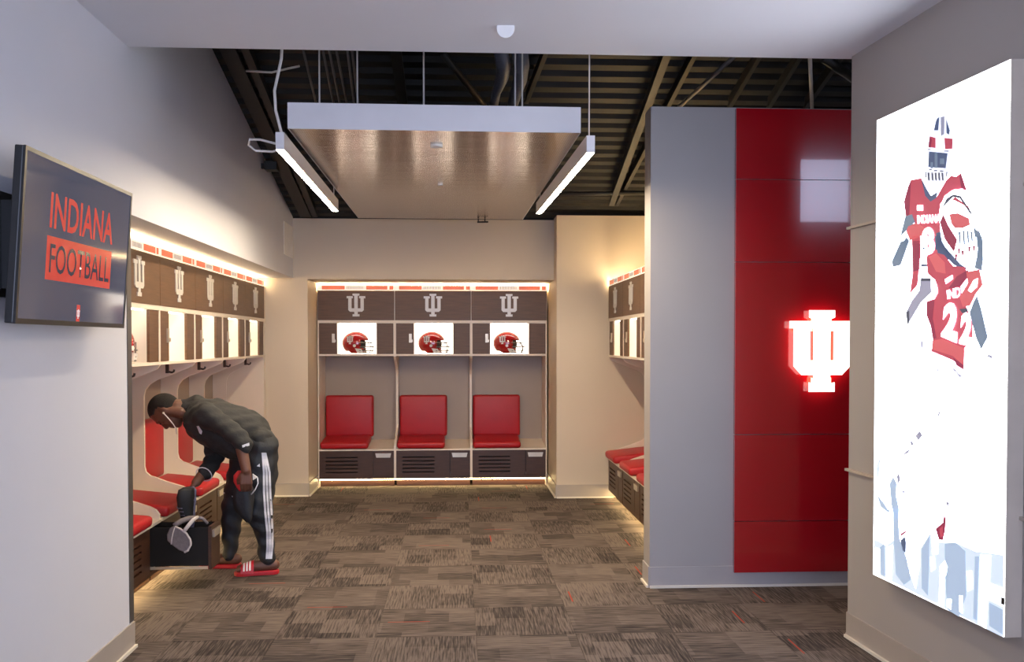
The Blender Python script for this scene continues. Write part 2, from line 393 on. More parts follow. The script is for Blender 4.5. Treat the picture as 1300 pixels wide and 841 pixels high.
# ------------------------------------------------------------------ lockers
def rounded_cushion(x0, x1, y0, y1, z0, z1, r, name, parent):
    o = MB().box(x0, x1, y0, y1, z0, z1).build(name, 'red_vinyl', parent, smooth=True, bevel=r, seg=4); return o
def make_locker(hooks):
    t = thing('locker', '', 'locker')
    th = .012
    prof = [(D,.08),(D,2.0),(.0,2.0),(.0,1.33),(.02,1.305),(.06,1.286),(.26,1.21),(.31,1.18),(.34,1.14),(.35,1.10),(.35,.61),(.34,.57),(.31,.545),(.28,.535),(.21,.507),(.07,.462),(.03,.44),(.008,.41),(.004,.37),(.004,.08)]
    for x in (0, W-th):
        MB().prism([(x, a, b) for a, b in prof], (th, 0, 0)).build('side_panel', 'white_lam', t)
    x0, x1 = th, W-th
    XD = .553                                              # split between vent panel and drawer
    # base: vent panel made of rails around five slots
    mb = MB(); zb, zt = .08, .368; slots = [.30, .262, .224, .186, .148]; sw0, sw1 = .075, .40; sh = .013
    mb.box(x0, sw0, -.002, .016, zb, zt); mb.box(sw1, XD-.002, -.002, .016, zb, zt)
    edges = [zt]+[v for s in slots for v in (s+sh/2, s-sh/2)]+[zb]
    for k in range(0, len(edges), 2): mb.box(sw0, sw1, -.002, .016, edges[k+1], edges[k])
    vp = mb.build('vent_panel', 'brown_dark', t)
    box('void_back', 'void', x0, XD, .03, .04, zb, zt, vp)
    box('base_box', 'void', x0, x1, .045, D, zb, zb+.012, t)
    box('drawer_divider', 'brown_dark', XD-.002, XD+.008, .016, D-.02, zb, zt, t)
    box('base_rail', 'brown_dark', XD, x1, -.002, .016, zb, zb+.027, t)
    # drawer
    dr = box('drawer', 'brown_dark', XD+.01, x1, -.002, .016, zb+.03, zt-.002, t)
    box('drawer_side', 'void', XD+.016, XD+.026, .016, .42, zb+.05, zt-.008, dr)
    box('drawer_side', 'void', x1-.016, x1-.006, .016, .42, zb+.05, zt-.008, dr)
    box('drawer_bottom', 'void', XD+.026, x1-.016, .016, .42, zb+.05, zb+.062, dr)
    box('drawer_back', 'void', XD+.026, x1-.016, .41, .42, zb+.062, zt-.05, dr)
    box('slide_rail', 'handle_metal', XD+.008, XD+.016, .02, .42, zb+.032, zb+.048, dr)
    MB().prism([(XD+.025,-.003,zt-.026),(XD+.185,-.003,zt-.026),(XD+.175,-.003,zt-.070),(XD+.035,-.003,zt-.070)], (0, -.012, 0)).build('handle', 'handle_metal', dr)
    # plinth, seat deck, cushions, back
    box('plinth', 'brown_dark', x0, x1, .07, .085, 0, .08, t)
    MB().prism([(x0,-.004,.368),(x0,-.004,.385),(x0,D-.02,.435),(x0,D-.02,.418)], (x1-x0, 0, 0)).build('seat_deck', 'white_lam', t)
    cs = rounded_cushion(.022, .507, -.035, .37, 0, .068, .026, 'seat_cushion', t); cs.location = (0, 0, .390); cs.rotation_euler = (math.radians(6), 0, 0)
    rounded_cushion(.024, .525, D-.125, D-.03, .475, .912, .025, 'back_cushion', t)
    box('back_panel', 'grey_lam', x0, x1, D-.025, D-.01, .38, 1.34, t)
    # shelf, cubby, top panel
    box('shelf', 'white_lam', x0, x1, 0, D-.01, 1.334, 1.352, t)
    box('shelf', 'white_lam', x0, x1, 0, D-.01, 1.668, 1.697, t)
    dl, pr = .195, .592
    d = box('door', 'brown_lam', x0+.002, dl, .004, .02, 1.354, 1.666, t)
    mb = MB(); mb.box(dl-.05, dl-.022, -.006, .004, 1.47, 1.56); mb.box(dl-.04, dl-.012, -.012, -.006, 1.475, 1.50); mb.build('latch', 'latch_metal', d)
    box('cubby_panel', 'brown_lam', pr, x1-.002, .004, .02, 1.354, 1.666, t)
    box('cubby_side', 'white_lam', dl-.012, dl, .02, .33, 1.352, 1.668, t)
    box('cubby_side', 'white_lam', pr, pr+.012, .02, .33, 1.352, 1.668, t)
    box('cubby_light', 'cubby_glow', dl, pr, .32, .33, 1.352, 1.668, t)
    box('cubby_lamp', 'cubby_led', dl+.02, pr-.02, .03, .05, 1.660, 1.667, t)
    tp = box('top_panel', 'brown_lam', .003, W-.003, -.004, .012, 1.697, 1.997, t)
    emblem(MB(), (W/2, -.004, 1.851), (1, 0, 0), (0, 0, 1), (0, -1, 0), .231, .006).build('emblem', 'silver_letter', tp)
    # name strip with its print
    ns = box('name_strip', 'name_white', .0, W, .0, .008, 2.0, 2.054, t)
    for a, b, m_ in ((.045,.275,'name_red'), (.295,.47,'name_grey'), (.49,.705,'name_red'), (.725,.765,'name_red')):
        if m_ == 'name_grey':
            mb = MB(); x = a
            while x < b-.012: mb.box(x, x+.008, -.001, .0, 2.012, 2.043); x += .016
            mb.build('name_lettering', m_, ns)
        else: box('name_print', m_, a, b, -.001, .0, 2.008, 2.047, ns)
    if hooks:
        mb = MB(); mb.box(.53, .548, .11, .13, 1.265, 1.334); mb.tube([(.54,.11,1.275),(.54,.09,1.27),(.54,.078,1.275),(.54,.074,1.29)], .007, 8)
        mb.build('coat_hook', 'hook_dark', t)
    return t
lk_plain = make_locker(False)
lk_hook = make_locker(True)
def place_locker(proto, first, loc, rz, label, group):
    o = proto if first else copy_tree(proto)
    o.location = loc; o.rotation_euler = (0, 0, rz); o['label'] = label; o['group'] = group; return o
for i, lab in enumerate(('leftmost back-wall locker with red cushions, helmet and white tray', 'middle back-wall locker with red cushions and a helmet', 'rightmost back-wall locker with red cushions and a helmet')):
    place_locker(lk_plain, i == 0, (-1.427+i*W, YB, 0), 0, lab, 'lockers along the back wall')
LY0 = 9.02-5*W
labs = ('nearest left-bank locker whose drawer stands open', 'second left-bank locker, behind the bending person\'s head', 'third left-bank locker, middle emblem of the left row', 'fourth left-bank locker, second from the back corner', 'left-bank locker nearest the back corner')
for i in range(5):
    o = place_locker(lk_hook, i == 0, (XLB, LY0+i*W, 0), math.pi/2, labs[i], 'lockers along the left wall')
    if i == 0: left1 = o
for ch in left1.children:
    if ch.name.startswith('drawer') and ch.name.split('.')[0] == 'drawer': open_drawer = ch
# copies must keep their drawers shut: only this one is pulled out
open_drawer.location = (0, -.355, .008)
labs = ('right-alcove locker nearest the back wall', 'second right-alcove locker, red seat beside the grey partition', 'right-alcove locker hidden behind the grey partition edge')
for i in range(3):
    place_locker(lk_plain, False, (XRB, 8.83-i*W, 0), -math.pi/2, labs[i], 'lockers in the right alcove')
full = MB().prism([(0, 0, .0), (0, D, .0), (0, D, 2.0), (0, 0, 2.0)], (.012, 0, 0)).mesh('side_panel'); full.materials.append(MATS['white_lam'])
fullr = MB().prism([(W-.012, 0, .0), (W-.012, D, .0), (W-.012, D, 2.0), (W-.012, 0, 2.0)], (.012, 0, 0)).mesh('side_panel'); fullr.materials.append(MATS['white_lam'])
for o in [o for o in C.objects if o.name.startswith('locker')]:
    sd = [c_ for c_ in o.children if c_.name.startswith('side_panel')]
    if o['label'].startswith('leftmost back'): sd[0].data = full
    if o['label'].startswith('rightmost back'): sd[1].data = fullr
# filler between the left bank and the back wall
box_f = struct(box('trim_4', 'white_lam', -2.3, XLB-.003, 9.022, YW, 0, 2.0), 'white filler strip between left lockers and back wall')

# LED strips: cove on top of each bank, kick strip below
def led(name, x0, x1, y0, y1, z0, z1, m_, label, group): 
    return tag(box(name, m_, x0, x1, y0, y1, z0, z1), label, 'light strip', group)
led('cove_light', -1.42, .90, YB+.02, YB+.035, 2.004, 2.06, 'led_warm', 'warm light strip on top of the back-wall lockers', 'locker cove lights')
led('cove_light', XLB-.035, XLB-.02, LY0, 9.02, 2.004, 2.06, 'led_warm', 'warm light strip on top of the left locker bank', 'locker cove lights')
led('cove_light', XRB+.02, XRB+.035, 8.83-3*W, 8.83, 2.004, 2.06, 'led_warm', 'warm light strip on top of the right alcove lockers', 'locker cove lights')
led('kick_light', -1.41, .885, YB+.045, YB+.065, .062, .078, 'led_kick', 'warm light strip under the back-wall locker bases', 'locker kick lights')
led('kick_light', XLB-.065, XLB-.045, LY0, 9.02, .062, .078, 'led_kick', 'warm light strip under the left locker bases', 'locker kick lights')
led('kick_light', XRB+.045, XRB+.065, 8.83-3*W, 8.83, .062, .078, 'led_kick', 'warm light strip under the right alcove locker bases', 'locker kick lights')

# ------------------------------------------------------------------ helmets
def make_helmet():
    t = thing('football_helmet', '', 'helmet')
    # faces +x, origin at the bottom centre
    nu, nv = 36, 22; vs = []; keep = []; fs = []
    def pt(i, j, g=1.0):
        th = math.pi*j/nv; ph = 2*math.pi*i/nu
        x = math.sin(th)*math.cos(ph); y = math.sin(th)*math.sin(ph); z = math.cos(th)
        return Vector((x*.122*g-.012, y*.092*g, z*.105*g+.118))
    for j in range(nv+1):
        for i in range(nu): vs.append(pt(i, j))
    for j in range(nv):
        for i in range(nu):
            c = (pt(i, j)+pt(i+1, j+1))/2
            face_open = c.x > .042+.10*max(0, (c.z-.135)) and c.z < .150 and not (c.z < .075 and c.x < .075 and abs(c.y) > .05)
            bottom = c.z < .030+.02*(c.x < -.05)
            if face_open or bottom: continue
            fs.append((j*nu+i, (j+1)*nu+i, (j+1)*nu+(i+1) % nu, j*nu+(i+1) % nu))
    sh = MB().add(vs, fs).build('shell', 'helmet_red', t, smooth=True)
    md = sh.modifiers.new('thick', 'SOLIDIFY'); md.thickness = .008; md.offset = -1
    # padding
    MB().ball((-.014, 0, .11), .095, .074, .082).build('padding', 'helmet_dark', t, smooth=True)
    # central stripe
    mb = MB(); pr = []
    for k in range(17):
        a = math.radians(20+k*9.5); pr.append((a,))
    rings = []
    for (a,) in pr:
        p = Vector((math.cos(a)*.124-.012, 0, math.sin(a)*.107+.118)); n_ = Vector((math.cos(a), 0, math.sin(a)))
        rings.append([p+Vector((0, .013, 0)), p+Vector((0, -.013, 0)), p-n_*.004+Vector((0, -.013, 0)), p-n_*.004+Vector((0, .013, 0))])
    mb.loft(rings).build('stripe', 'helmet_white', t)
    # facemask bars
    mb = MB()
    for z, r_, e in ((.125, .150, .052), (.088, .166, .05), (.055, .160, .03), (.035, .145, .05)):
        pts = []
        for k in range(13):
            a = math.radians(-72+k*12); pts.append((math.cos(a)*r_-.012 if True else 0, math.sin(a)*.088, z))
        mb.tube(pts, .0045, 6)
    for s in (-1, 1):
        mb.tube([(.105, s*.055, .128), (.135, s*.040, .088), (.13, s*.040, .055), (.118, s*.042, .033)], .0045, 6)
    mb.build('face_mask', 'mask_grey', t, smooth=True)
    for s in (-1, 1):
        MB().cyl((-.005, s*.082, .098), (-.005, s*.0945, .098), .013, 12).build('ear_hole', 'helmet_white', t)
        mb = MB(); emblem(mb, (-.045, s*.078, .150), (1, 0, 0), (0, .0, 1), (0, s, 0), .075, .012); mb.build('emblem', 'helmet_white', t)
        MB().prism([(.0, s*.087, .075), (.055, s*.083, .07), (.07, s*.07, .04), (.02, s*.075, .034)], (0, s*.008, 0)).build('jaw_pad', 'helmet_white', t)
    return t
hm = make_helmet()
spots = [((-1.427+i*W+.385, YB+.13, 1.3535), 0) for i in range(3)] + [((XLB-.13, LY0+.385, 1.3535), math.pi/2)]
hl = ('red football helmet in the leftmost back-wall locker', 'red football helmet in the middle back-wall locker', 'red football helmet in the rightmost back-wall locker', 'red football helmet half hidden in the nearest left-bank locker')
for i, (loc, rz) in enumerate(spots):
    o = hm if i == 0 else copy_tree(hm)
    o.location = (loc[0], loc[1], loc[2]-.028); o.scale = (1.15, 1.15, 1.15); o.rotation_euler = (0, 0, rz-(.12)); o['label'] = hl[i]; o['group'] = 'helmets in the locker cubbies'

# ------------------------------------------------------------------ hung metal panel and light bars
PF, PR = 4.90, 8.70
pz = onY(551, 166, PF).z
pl, pr_ = onY(365.5, 166, PF).x, onY(737.5, 168, PF).x
zr = onY(560, 278, PR).z
xl2, xr2 = onY(457.5, 278.3, PR).x, onY(661.5, 277.6, PR).x
tilt = (zr-pz)/(PR-PF); yawp = ((xl2+xr2)/2-(pl+pr_)/2)/(PR-PF); hw = (pr_-pl)/2; L_ = PR-PF
pn = thing('hanging_panel', 'suspended perforated metal ceiling panel with white edge', 'ceiling panel', ((pl+pr_)/2, PF, pz))
pn.rotation_euler = (math.atan(tilt), 0, -math.atan(yawp))
box('metal_soffit', 'perforated_metal', -hw+.006, hw-.006, .006, L_-.006, .0, .012, pn)
mb = MB(); e = .132
mb.box(-hw, hw, 0, .006, 0, e); mb.box(-hw, hw, L_-.006, L_, 0, e); mb.box(-hw, -hw+.006, .006, L_-.006, 0, e); mb.box(hw-.006, hw, .006, L_-.006, 0, e)
mb.box(-hw+.006, hw-.006, .006, L_-.006, e-.01, e)
mb.build('edge_frame', 'white_metal', pn)
for x, y_, r_ in ((0, .37, .035), (.01, 1.75, .018)):
    MB().cyl((x, y_, -.012), (x, y_, 0), r_, 20).build('sprinkler_cover', 'white_plastic', pn)
for px in (407, 455, 539, 655, 664):
    p = onY(px, 133, PF+.4); xx = p.x-(pl+pr_)/2
    MB().cyl((xx, .4, e), (xx+.0, .4, e+.95), .005, 6).build('hanger_rod', 'cable_white', pn)
mb = MB(); mb.tube([(.34, L_-.03, -.002), (.34, L_-.03, -.03), (.40, L_-.03, -.03), (.40, L_-.03, -.002)], .008, 6); mb.tube([(.33, L_-.03, -.03), (.43, L_-.03, -.028)], .008, 6)
mb.build('end_bracket', 'steel_black', pn)

def light_bar(pa, pb, Y0, Y1, label, kind):
    a = onY(pa[0], pa[1], Y0); b = onY(pb[0], pb[1], Y1)
    wv = .042; hv = .085; L = (b-a).length; dr = (b-a).normalized()
    t = thing('linear_light', label, 'light', a, 0, 'suspended linear lights')
    t.rotation_euler = (math.asin(dr.z), 0, -math.atan2(dr.x, dr.y))
    hb = MB(); hb.box(-wv/2, wv/2, 0, L, .010, hv); hb.box(-wv/2, -wv/2+.0015, 0, L, -.002, .010); hb.box(wv/2-.0015, wv/2, 0, L, -.002, .010); hb.box(-wv/2, wv/2, 0, .0015, -.002, .010); hb.box(-wv/2, wv/2, L-.0015, L, -.002, .010); hb.build('housing', 'white_metal', t)
    box('diffuser', 'bar_glow', -wv/2+.0016, wv/2-.0016, .0016, L-.0016, 0, .009, t)
    if kind:
        MB().tube([(0, .06, hv), (-.03, .06, hv+.12), (-.035, .06, hv+.22), (0, .06, hv+.38), (.015, .06, hv+.7)], .0075, 8).build('power_cable', 'cable_white', t, smooth=True)
        MB().tube([(-.02, .02, .03), (-.10, .02, .05), (-.155, .04, .055), (-.17, .08, .035), (-.14, .1, .01), (-.06, .12, .01), (-.02, .12, .02)], .006, 8).build('cable_loop', 'cable_white', t, smooth=True)
    else:
        MB().cyl((0, .06, hv), (0, .06, hv+.8), .0035, 6).build('hanger_cable', 'cable_white', t)
    MB().cyl((0, L-.1, hv), (0, L-.1, hv+.3), .0035, 6).build('hanger_cable', 'cable_white', t)
    return t
light_bar((355.3, 189.5), (426, 268.4), 4.80, 7.15, 'linear pendant light left of the hanging metal panel', 1)
light_bar((750, 193.5), (684, 271.3), 4.80, 7.45, 'linear pendant light right of the hanging metal panel', 0)

tag(MB().cyl(onZ(642, 36, ZC-.012), onZ(642, 36, ZC), .04, 24).build('sprinkler_cover', 'white_plastic'), 'small round sprinkler cover plate on the low front ceiling', 'sprinkler')

# ------------------------------------------------------------------ steel and services under the deck
def deck_pt(px, py, drop):     # point on the plane parallel to the deck, drop below it
    n = Vector((0, .235, 1)); p0 = Vector((0, 9.15, 2.65-drop)); return onP(px, py, p0, n)
def joist(name, pa, pb, drop, wd, ht, m_, label, cat='beam', group=None, ext=.6):
    a = deck_pt(pa[0], pa[1], drop); b = deck_pt(pb[0], pb[1], drop); d = (b-a).normalized(); a = a-d*ext
    s = d.cross(Vector((0, 0, 1))).normalized()*wd/2; u = Vector((0, 0, ht))
    mb = MB(); mb.prism([a-s, a+s, b+s, b-s], Vector((0, 0, .02))); mb.prism([a-s, a+s, b+s, b-s], Vector((0, 0, .02))) if False else None
    mb.prism([a-s*.25+Vector((0,0,.02)), a+s*.25+Vector((0,0,.02)), b+s*.25+Vector((0,0,.02)), b-s*.25+Vector((0,0,.02))], Vector((0, 0, ht)))
    return tag(mb.build(name, m_), label, cat, group)
joist('roof_joist', (290, 66), (388, 276), .10, .10, .07, 'steel_black', 'black roof joist running along the top of the left wall', group='roof joists')
joist('roof_joist', (312, 66), (400, 276), .12, .05, .09, 'steel_black', 'second black roof joist from the left wall', group='roof joists')
joist('roof_joist', (503, 70), (511, 132), .10, .07, .07, 'steel_grey', 'roof joist above the middle of the hanging panel', group='roof joists')
joist('roof_joist', (692, 72), (668, 132), .10, .03, .07, 'steel_grey', 'roof joist above the right part of the hanging panel', group='roof joists')
joist('roof_joist', (846, 74), (776, 262), .14, .05, .10, 'steel_black', 'long black roof joist left of the grey partition top', group='roof joists')
joist('roof_joist', (880, 76), (783, 262), .10, .03, .07, 'steel_grey', 'slim olive roof joist just right of the long black one', group='roof joists')
joist('roof_joist', (963, 76), (925, 140), .10, .03, .07, 'steel_grey', 'roof joist above the left edge of the red panel', group='roof joists')
joist('roof_joist', (1015, 76), (975, 140), .10, .03, .07, 'steel_grey', 'roof joist above the middle of the red panel', group='roof joists')
joist('roof_joist', (1065, 80), (1022, 140), .10, .03, .07, 'steel_grey', 'roof joist above the right part of the red panel', group='roof joists')
def pipe(name, pts, r, m_, label, cat, group=None, drop=.2):
    P = [deck_pt(x, y, drop) for x, y in pts]
    return tag(MB().tube(P, r, 8).build(name, m_, smooth=True), label, cat, group)
for k, (x0, x1) in enumerate(((385, 402), (410, 424), (418, 432), (427, 441), (441, 450), (447, 455))):
    pipe('conduit', [(x0, 64), (x1, 134)], .008, 'conduit_grey', 'thin grey conduit above the hanging panel, %s from the left' % ('first', 'second', 'third', 'fourth', 'fifth', 'sixth')[k], 'conduit', 'conduits above the panel', .16)
pipe('brace', [(562, 68), (614, 134)], .022, 'steel_grey', 'diagonal grey steel brace above the panel middle', 'brace', drop=.2)
pipe('brace', [(932, 72), (862, 136)], .014, 'conduit_grey', 'light diagonal brace rod above the grey partition', 'brace', drop=.25)
pipe('brace', [(1046, 74), (1084, 100)], .03, 'steel_grey', 'short diagonal brace beside the right wall top', 'brace', drop=.25)
pipe('flexible_duct', [(636, 66), (639, 86), (637, 100), (630, 118), (626, 138)], [.045, .045, .042, .03, .03], 'duct_grey', 'left flexible grey duct above the panel', 'duct', 'flexible ducts', .25)
pipe('flexible_duct', [(660, 66), (662, 84), (660, 104), (655, 118), (650, 138)], [.05, .05, .045, .04, .035], 'duct_grey', 'right flexible grey duct above the panel', 'duct', 'flexible ducts', .25)
pipe('sprinkler_pipe', [(660, 247), (900, 244)], .02, 'steel_grey', 'horizontal dark sprinkler pipe below the deck at right', 'pipe', drop=.12)
pipe('white_pipe', [(1028, 68), (1031, 140)], .012, 'cable_white', 'thin white drop pipe above the red panel', 'pipe', drop=.3)
pipe('loose_cable', [(312, 90), (345, 92), (366, 87), (380, 84)], .007, 'cable_white', 'loose white cable under the deck above the left light', 'cable', drop=.22)
# small black speaker box bracketed to the left fascia
p = onX(334, 213, XL)
t = thing('wall_speaker', 'small black speaker box on the upper left fascia', 'speaker', (XL, p.y, p.z))
box('speaker_body', 'steel_black', .03, .13, -.12, .0, -.035, .035, t, bevel=.006); box('wall_mount', 'steel_black', 0, .04, -.08, -.04, -.02, .02, t)
MB().cyl((.08, -.06, .035), (.08, -.06, .3), .01, 8).build('mount_stem', 'steel_black', t)

# ------------------------------------------------------------------ red feature panel and trident sign
pa = onY(935, 137, YR-.03); pb = onY(933, 728, YR-.03)
zs = [pb.z]+[onY(980, y_, YR-.03).z for y_ in (662, 552, 333, 228)]+[pa.z]
zs = [pb.z]+[onY(980, y_, YR-.03).z for y_ in (662, 333)]+[pa.z]
zs = [pb.z]+[onY(980, y_, YR-.03).z for y_ in (662, 552, 333, 228)]+[pa.z]
fp = thing('feature_panel', 'glossy red acrylic wall panel on the grey partition', 'wall panel', (pa.x, YR, 0))
for k in range(len(zs)-1):
    box('panel_sheet', 'acrylic_red', 0, 1.42, -.03, -.002, zs[k]+.002, zs[k+1]-.002, fp)
c = onY(1044, 446, YR-.08)
sg = thing('illuminated_sign', 'glowing white trident letter sign on the red panel', 'sign', (c.x, YR-.03, c.z))
emblem(MB(), (0, -.038, 0), (1, 0, 0), (0, 0, 1), (0, -1, 0), .485, .008, False).build('letter_face', 'sign_white', sg)
emblem(MB(), (0, -.026, 0), (1, 0, 0), (0, 0, 1), (0, -1, 0), .40, .010).build('halo_back', 'sign_halo', sg)
mb = MB()
for u in (-.03, .03):
    for v in (-.2, .2): mb.cyl((u, 0, v), (u, -.038, v), .006, 8)
mb.build('standoff', 'steel_grey', sg)

# ------------------------------------------------------------------ light box with printed figures
BX = .07
b0 = A0+AN*BX
def LB(px, py, k=0): return onP(px, py, A0+AN*(BX+.0012*k), AN)
tl, tr, br, bl = LB(1112, 155), LB(1283, 71.5), LB(1274, 811), LB(1109, 730)
s_ = lambda p: (p-A0).dot(AD)
s0 = (s_(tl)+s_(bl))/2; s1 = (s_(tr)+s_(br))/2; z0 = (br.z+bl.z)/2; z1 = (tl.z+tr.z)/2
lb = thing('light_box', 'tall backlit light box showing two football players in red', 'light box', tuple(A0+AD*((s0+s1)/2)+Vector((0, 0, z0))))
inv = Matrix.Translation(-Vector(lb.location))
def lbmesh(name, m_, mb, par=lb):
    mb.v = [tuple(Vector(v)-Vector(lb.location)) for v in mb.v]; return mb.build(name, m_, par)
def slab(sa, sb, za, zb, da, db):
    a = A0+AD*sa; b = A0+AD*sb
    return MB().prism([a+AN*da+Vector((0,0,za)), b+AN*da+Vector((0,0,za)), b+AN*db+Vector((0,0,za)), a+AN*db+Vector((0,0,za))], (0, 0, zb-za))
mb = slab(s0, s1, z0, z1, .001, BX-.004)
lbmesh('frame', 'frame_grey', mb)
def emat(name, col, st=1.0):
    c = lin(col); return mat(name, col, .6, var=.03, emit=c, estr=st)
for n_, c_, k_ in (('pr_white', (240, 246, 255), 6.0), ('pr_red', (192, 78, 96), .55), ('pr_crimson', (150, 52, 80), .55), ('pr_coral', (210, 100, 106), .6), ('pr_navy', (84, 98, 128), .55),
              ('pr_slate', (118, 136, 156), .55), ('pr_dark', (78, 82, 98), .55), ('pr_mist', (186, 200, 216), 1.0), ('pr_pale', (226, 230, 242), 1.05), ('pr_grey', (140, 140, 158), .9), ('pr_blue', (150, 168, 190), .95)):
    emat(n_, c_, k_)
face = lbmesh('print_face', 'pr_white', slab(s0+.003, s1-.003, z0+.003, z1-.003, BX-.004, BX))
lbmesh('corner_clip', 'steel_black', slab(s1-.012, s1+.002, z0+.12, z0+.145, BX, BX+.004))
def glyphs(body, off):
    cu = bpy.data.curves.new('lettering', 'FONT'); cu.body = body; cu.size = 1; cu.offset = off; cu.resolution_u = 3
    o = bpy.data.objects.new('lettering', cu); C.objects.link(o)
    dg = bpy.context.evaluated_depsgraph_get(); me = bpy.data.meshes.new_from_object(o.evaluated_get(dg)); bpy.data.objects.remove(o)
    return me
def print_text(o, name, body, m_, q, k, off=.03):      # lettering printed inside a quadrilateral (top-left, top-right, bottom-right, bottom-left)
    me = glyphs(body, off); co = np.array([v.co[:] for v in me.vertices]); mn = co.min(0); mx = co.max(0)
    P = [LB(o[0]+x/o[2], o[1]+y/o[2], k)-Vector(lb.location) for x, y in q]
    for v in me.vertices:
        a = (v.co.x-mn[0])/(mx[0]-mn[0]); b = (v.co.y-mn[1])/(mx[1]-mn[1])
        v.co = P[3].lerp(P[2], a).lerp(P[0].lerp(P[1], a), b)
    me.materials.clear(); me.materials.append(MATS[m_])
    ob = bpy.data.objects.new(name, me); C.objects.link(ob); ob.parent = face
AO, BO, CO, DO = (1110, 130, 4.206), (1110, 300, 4.206), (1100, 470, 4.426), (1100, 630, 4.426)
prints = {}
layer = [1]
def poly(o, name, m_, *pts, k=None):
    k = layer[0] if k is None else k
    P = [LB(o[0]+x/o[2], o[1]+y/o[2], k) for x, y in pts]
    o_ = lbmesh(name, m_, MB().prism(P, -AN*.0008), face)
    if name == 'shade_marks': o_['kind'] = 'stuff'
def rects(o, name, m_, lst, k=None):
    for x0, y0, x1, y1 in lst: poly(o, name, m_, (x0, y0), (x1, y0), (x1, y1), (x0, y1), k=k)
# blurred crowd / turf at the bottom
poly(DO, 'backdrop', 'pr_mist', (42,240),(110,280),(180,230),(200,330),(232,380),(272,520),(300,400),(300,300),(362,205),(400,260),(470,262),(500,262),(612,312),(768,332),(768,795),(42,430))
layer[0] = 2
poly(DO, 'backdrop_dark', 'pr_blue', (440,270),(500,262),(555,310),(560,560),(520,680),(455,640),(440,450))
poly(DO, 'backdrop_dark', 'pr_blue', (150,60),(175,80),(185,240),(225,350),(250,470),(210,500),(165,440),(150,200))
poly(DO, 'backdrop_dark', 'pr_blue', (75,290),(100,270),(105,450),(80,440)); poly(DO, 'backdrop_dark', 'pr_blue', (690,600),(765,640),(765,780),(690,730))
poly(DO, 'backdrop_dark', 'pr_blue', (310,300),(355,220),(350,420),(345,560),(310,520)); poly(DO, 'backdrop_dark', 'pr_blue', (610,340),(632,340),(620,700),(600,690))
for q in ([(230,300),(330,200),(300,300),(288,430),(276,522),(242,430)], [(362,205),(385,190),(402,250),(400,325),(372,330)], [(358,345),(380,340),(386,410),(362,425)], [(410,400),(440,362),(456,400),(446,452),(416,450)],
          [(412,450),(442,452),(432,625),(405,615)], [(562,425),(590,420),(598,520),(568,535)], [(672,480),(767,520),(767,622),(680,580)], [(640,330),(700,335),(670,745),(628,720)], [(452,580),(478,580),(476,640),(452,625)], [(520,560),(540,560),(540,660),(522,650)],
          [(112,290),(146,275),(140,470),(108,460)], [(50,290),(75,300),(75,440),(48,425)]):
    poly(DO, 'backdrop_light', 'pr_white', *q)
poly(CO, 'backdrop_dark', 'pr_blue', (130,640),(150,600),(170,640),(165,700),(182,780),(180,841),(160,841),(140,760)); poly(CO, 'backdrop_dark', 'pr_blue', (58,700),(95,745),(120,785),(142,790),(120,800),(80,770))
poly(CO, 'backdrop_dark', 'pr_mist', (52,560),(68,500),(78,510),(70,590),(58,640))
poly(CO, 'trouser_shade', 'pr_pale', (252,650),(310,590),(372,510),(382,600),(350,700),(302,838),(262,720)); poly(CO, 'trouser_shade', 'pr_pale', (384,275),(398,275),(408,640),(396,640)); poly(CO, 'trouser_shade', 'pr_pale', (205,490),(220,480),(222,640),(208,640))
for q in ([(275,370),(298,342),(315,368),(290,397)], [(245,400),(258,402),(265,420),(250,425)], [(195,488),(225,455),(245,442),(235,465)], [(170,600),(182,578),(190,620),(178,640)], [(200,680),(212,678),(214,692),(204,692)], [(400,250),(420,212),(414,240),(402,268)], [(500,5),(515,15),(510,22)], [(515,18),(536,32),(528,40)], [(445,740),(468,745),(455,770)]):
    poly(CO, 'shade_marks', 'pr_grey', *q)
poly(DO, 'shoe_print', 'pr_crimson', (388,185),(430,150),(436,98),(446,135),(440,200),(428,250),(406,245)); poly(DO, 'shoe_print', 'pr_navy', (192,250),(215,228),(222,260),(220,322),(200,305))
poly(DO, 'shoe_print', 'pr_red', (410,185),(428,170),(430,225),(415,235), k=3); poly(DO, 'shoe_print', 'pr_crimson', (190,215),(220,195),(222,205),(195,225))
# rear player
poly(AO, 'jersey', 'pr_red', (195,415),(250,405),(275,500),(300,530),(330,510),(385,415),(410,392),(436,398),(462,378),(492,470),(400,480),(350,545),(362,600),(350,660),(352,720),(335,836),(243,836),(205,836),(200,740),(215,640),(168,610),(158,530))
layer[0] = 3
poly(AO, 'jersey_shade', 'pr_crimson', (158,530),(180,450),(195,415),(190,500),(185,600),(168,610)); poly(AO, 'jersey_shade', 'pr_crimson', (462,378),(492,470),(465,462),(455,400)); poly(AO, 'jersey_shade', 'pr_crimson', (205,742),(240,740),(243,836),(210,836))
poly(BO, 'jersey', 'pr_red', (203,0),(245,0),(240,150),(230,260),(190,308),(205,200)); poly(BO, 'jersey_shade', 'pr_crimson', (203,40),(243,40),(240,180),(205,190), k=4)
poly(AO, 'collar', 'pr_navy', (250,405),(275,455),(302,500),(338,478),(330,510),(300,530),(272,500))
poly(AO, 'arm_print', 'pr_slate', (165,610),(200,598),(216,640),(165,690),(138,718)); poly(AO, 'arm_print', 'pr_slate', (97,841),(140,745),(186,728),(165,800),(150,841)); poly(BO, 'arm_print', 'pr_slate', (97,165),(95,130),(170,5),(186,25),(140,155))
poly(AO, 'glove_print', 'pr_coral', (170,690),(180,662),(230,642),(272,680),(240,722),(190,738))
poly(AO, 'helmet_print', 'pr_pale', (284,250),(292,180),(318,110),(345,74),(378,72),(405,120),(420,190),(418,255),(395,300),(392,380),(350,460),(310,470),(270,400),(286,330), k=2)
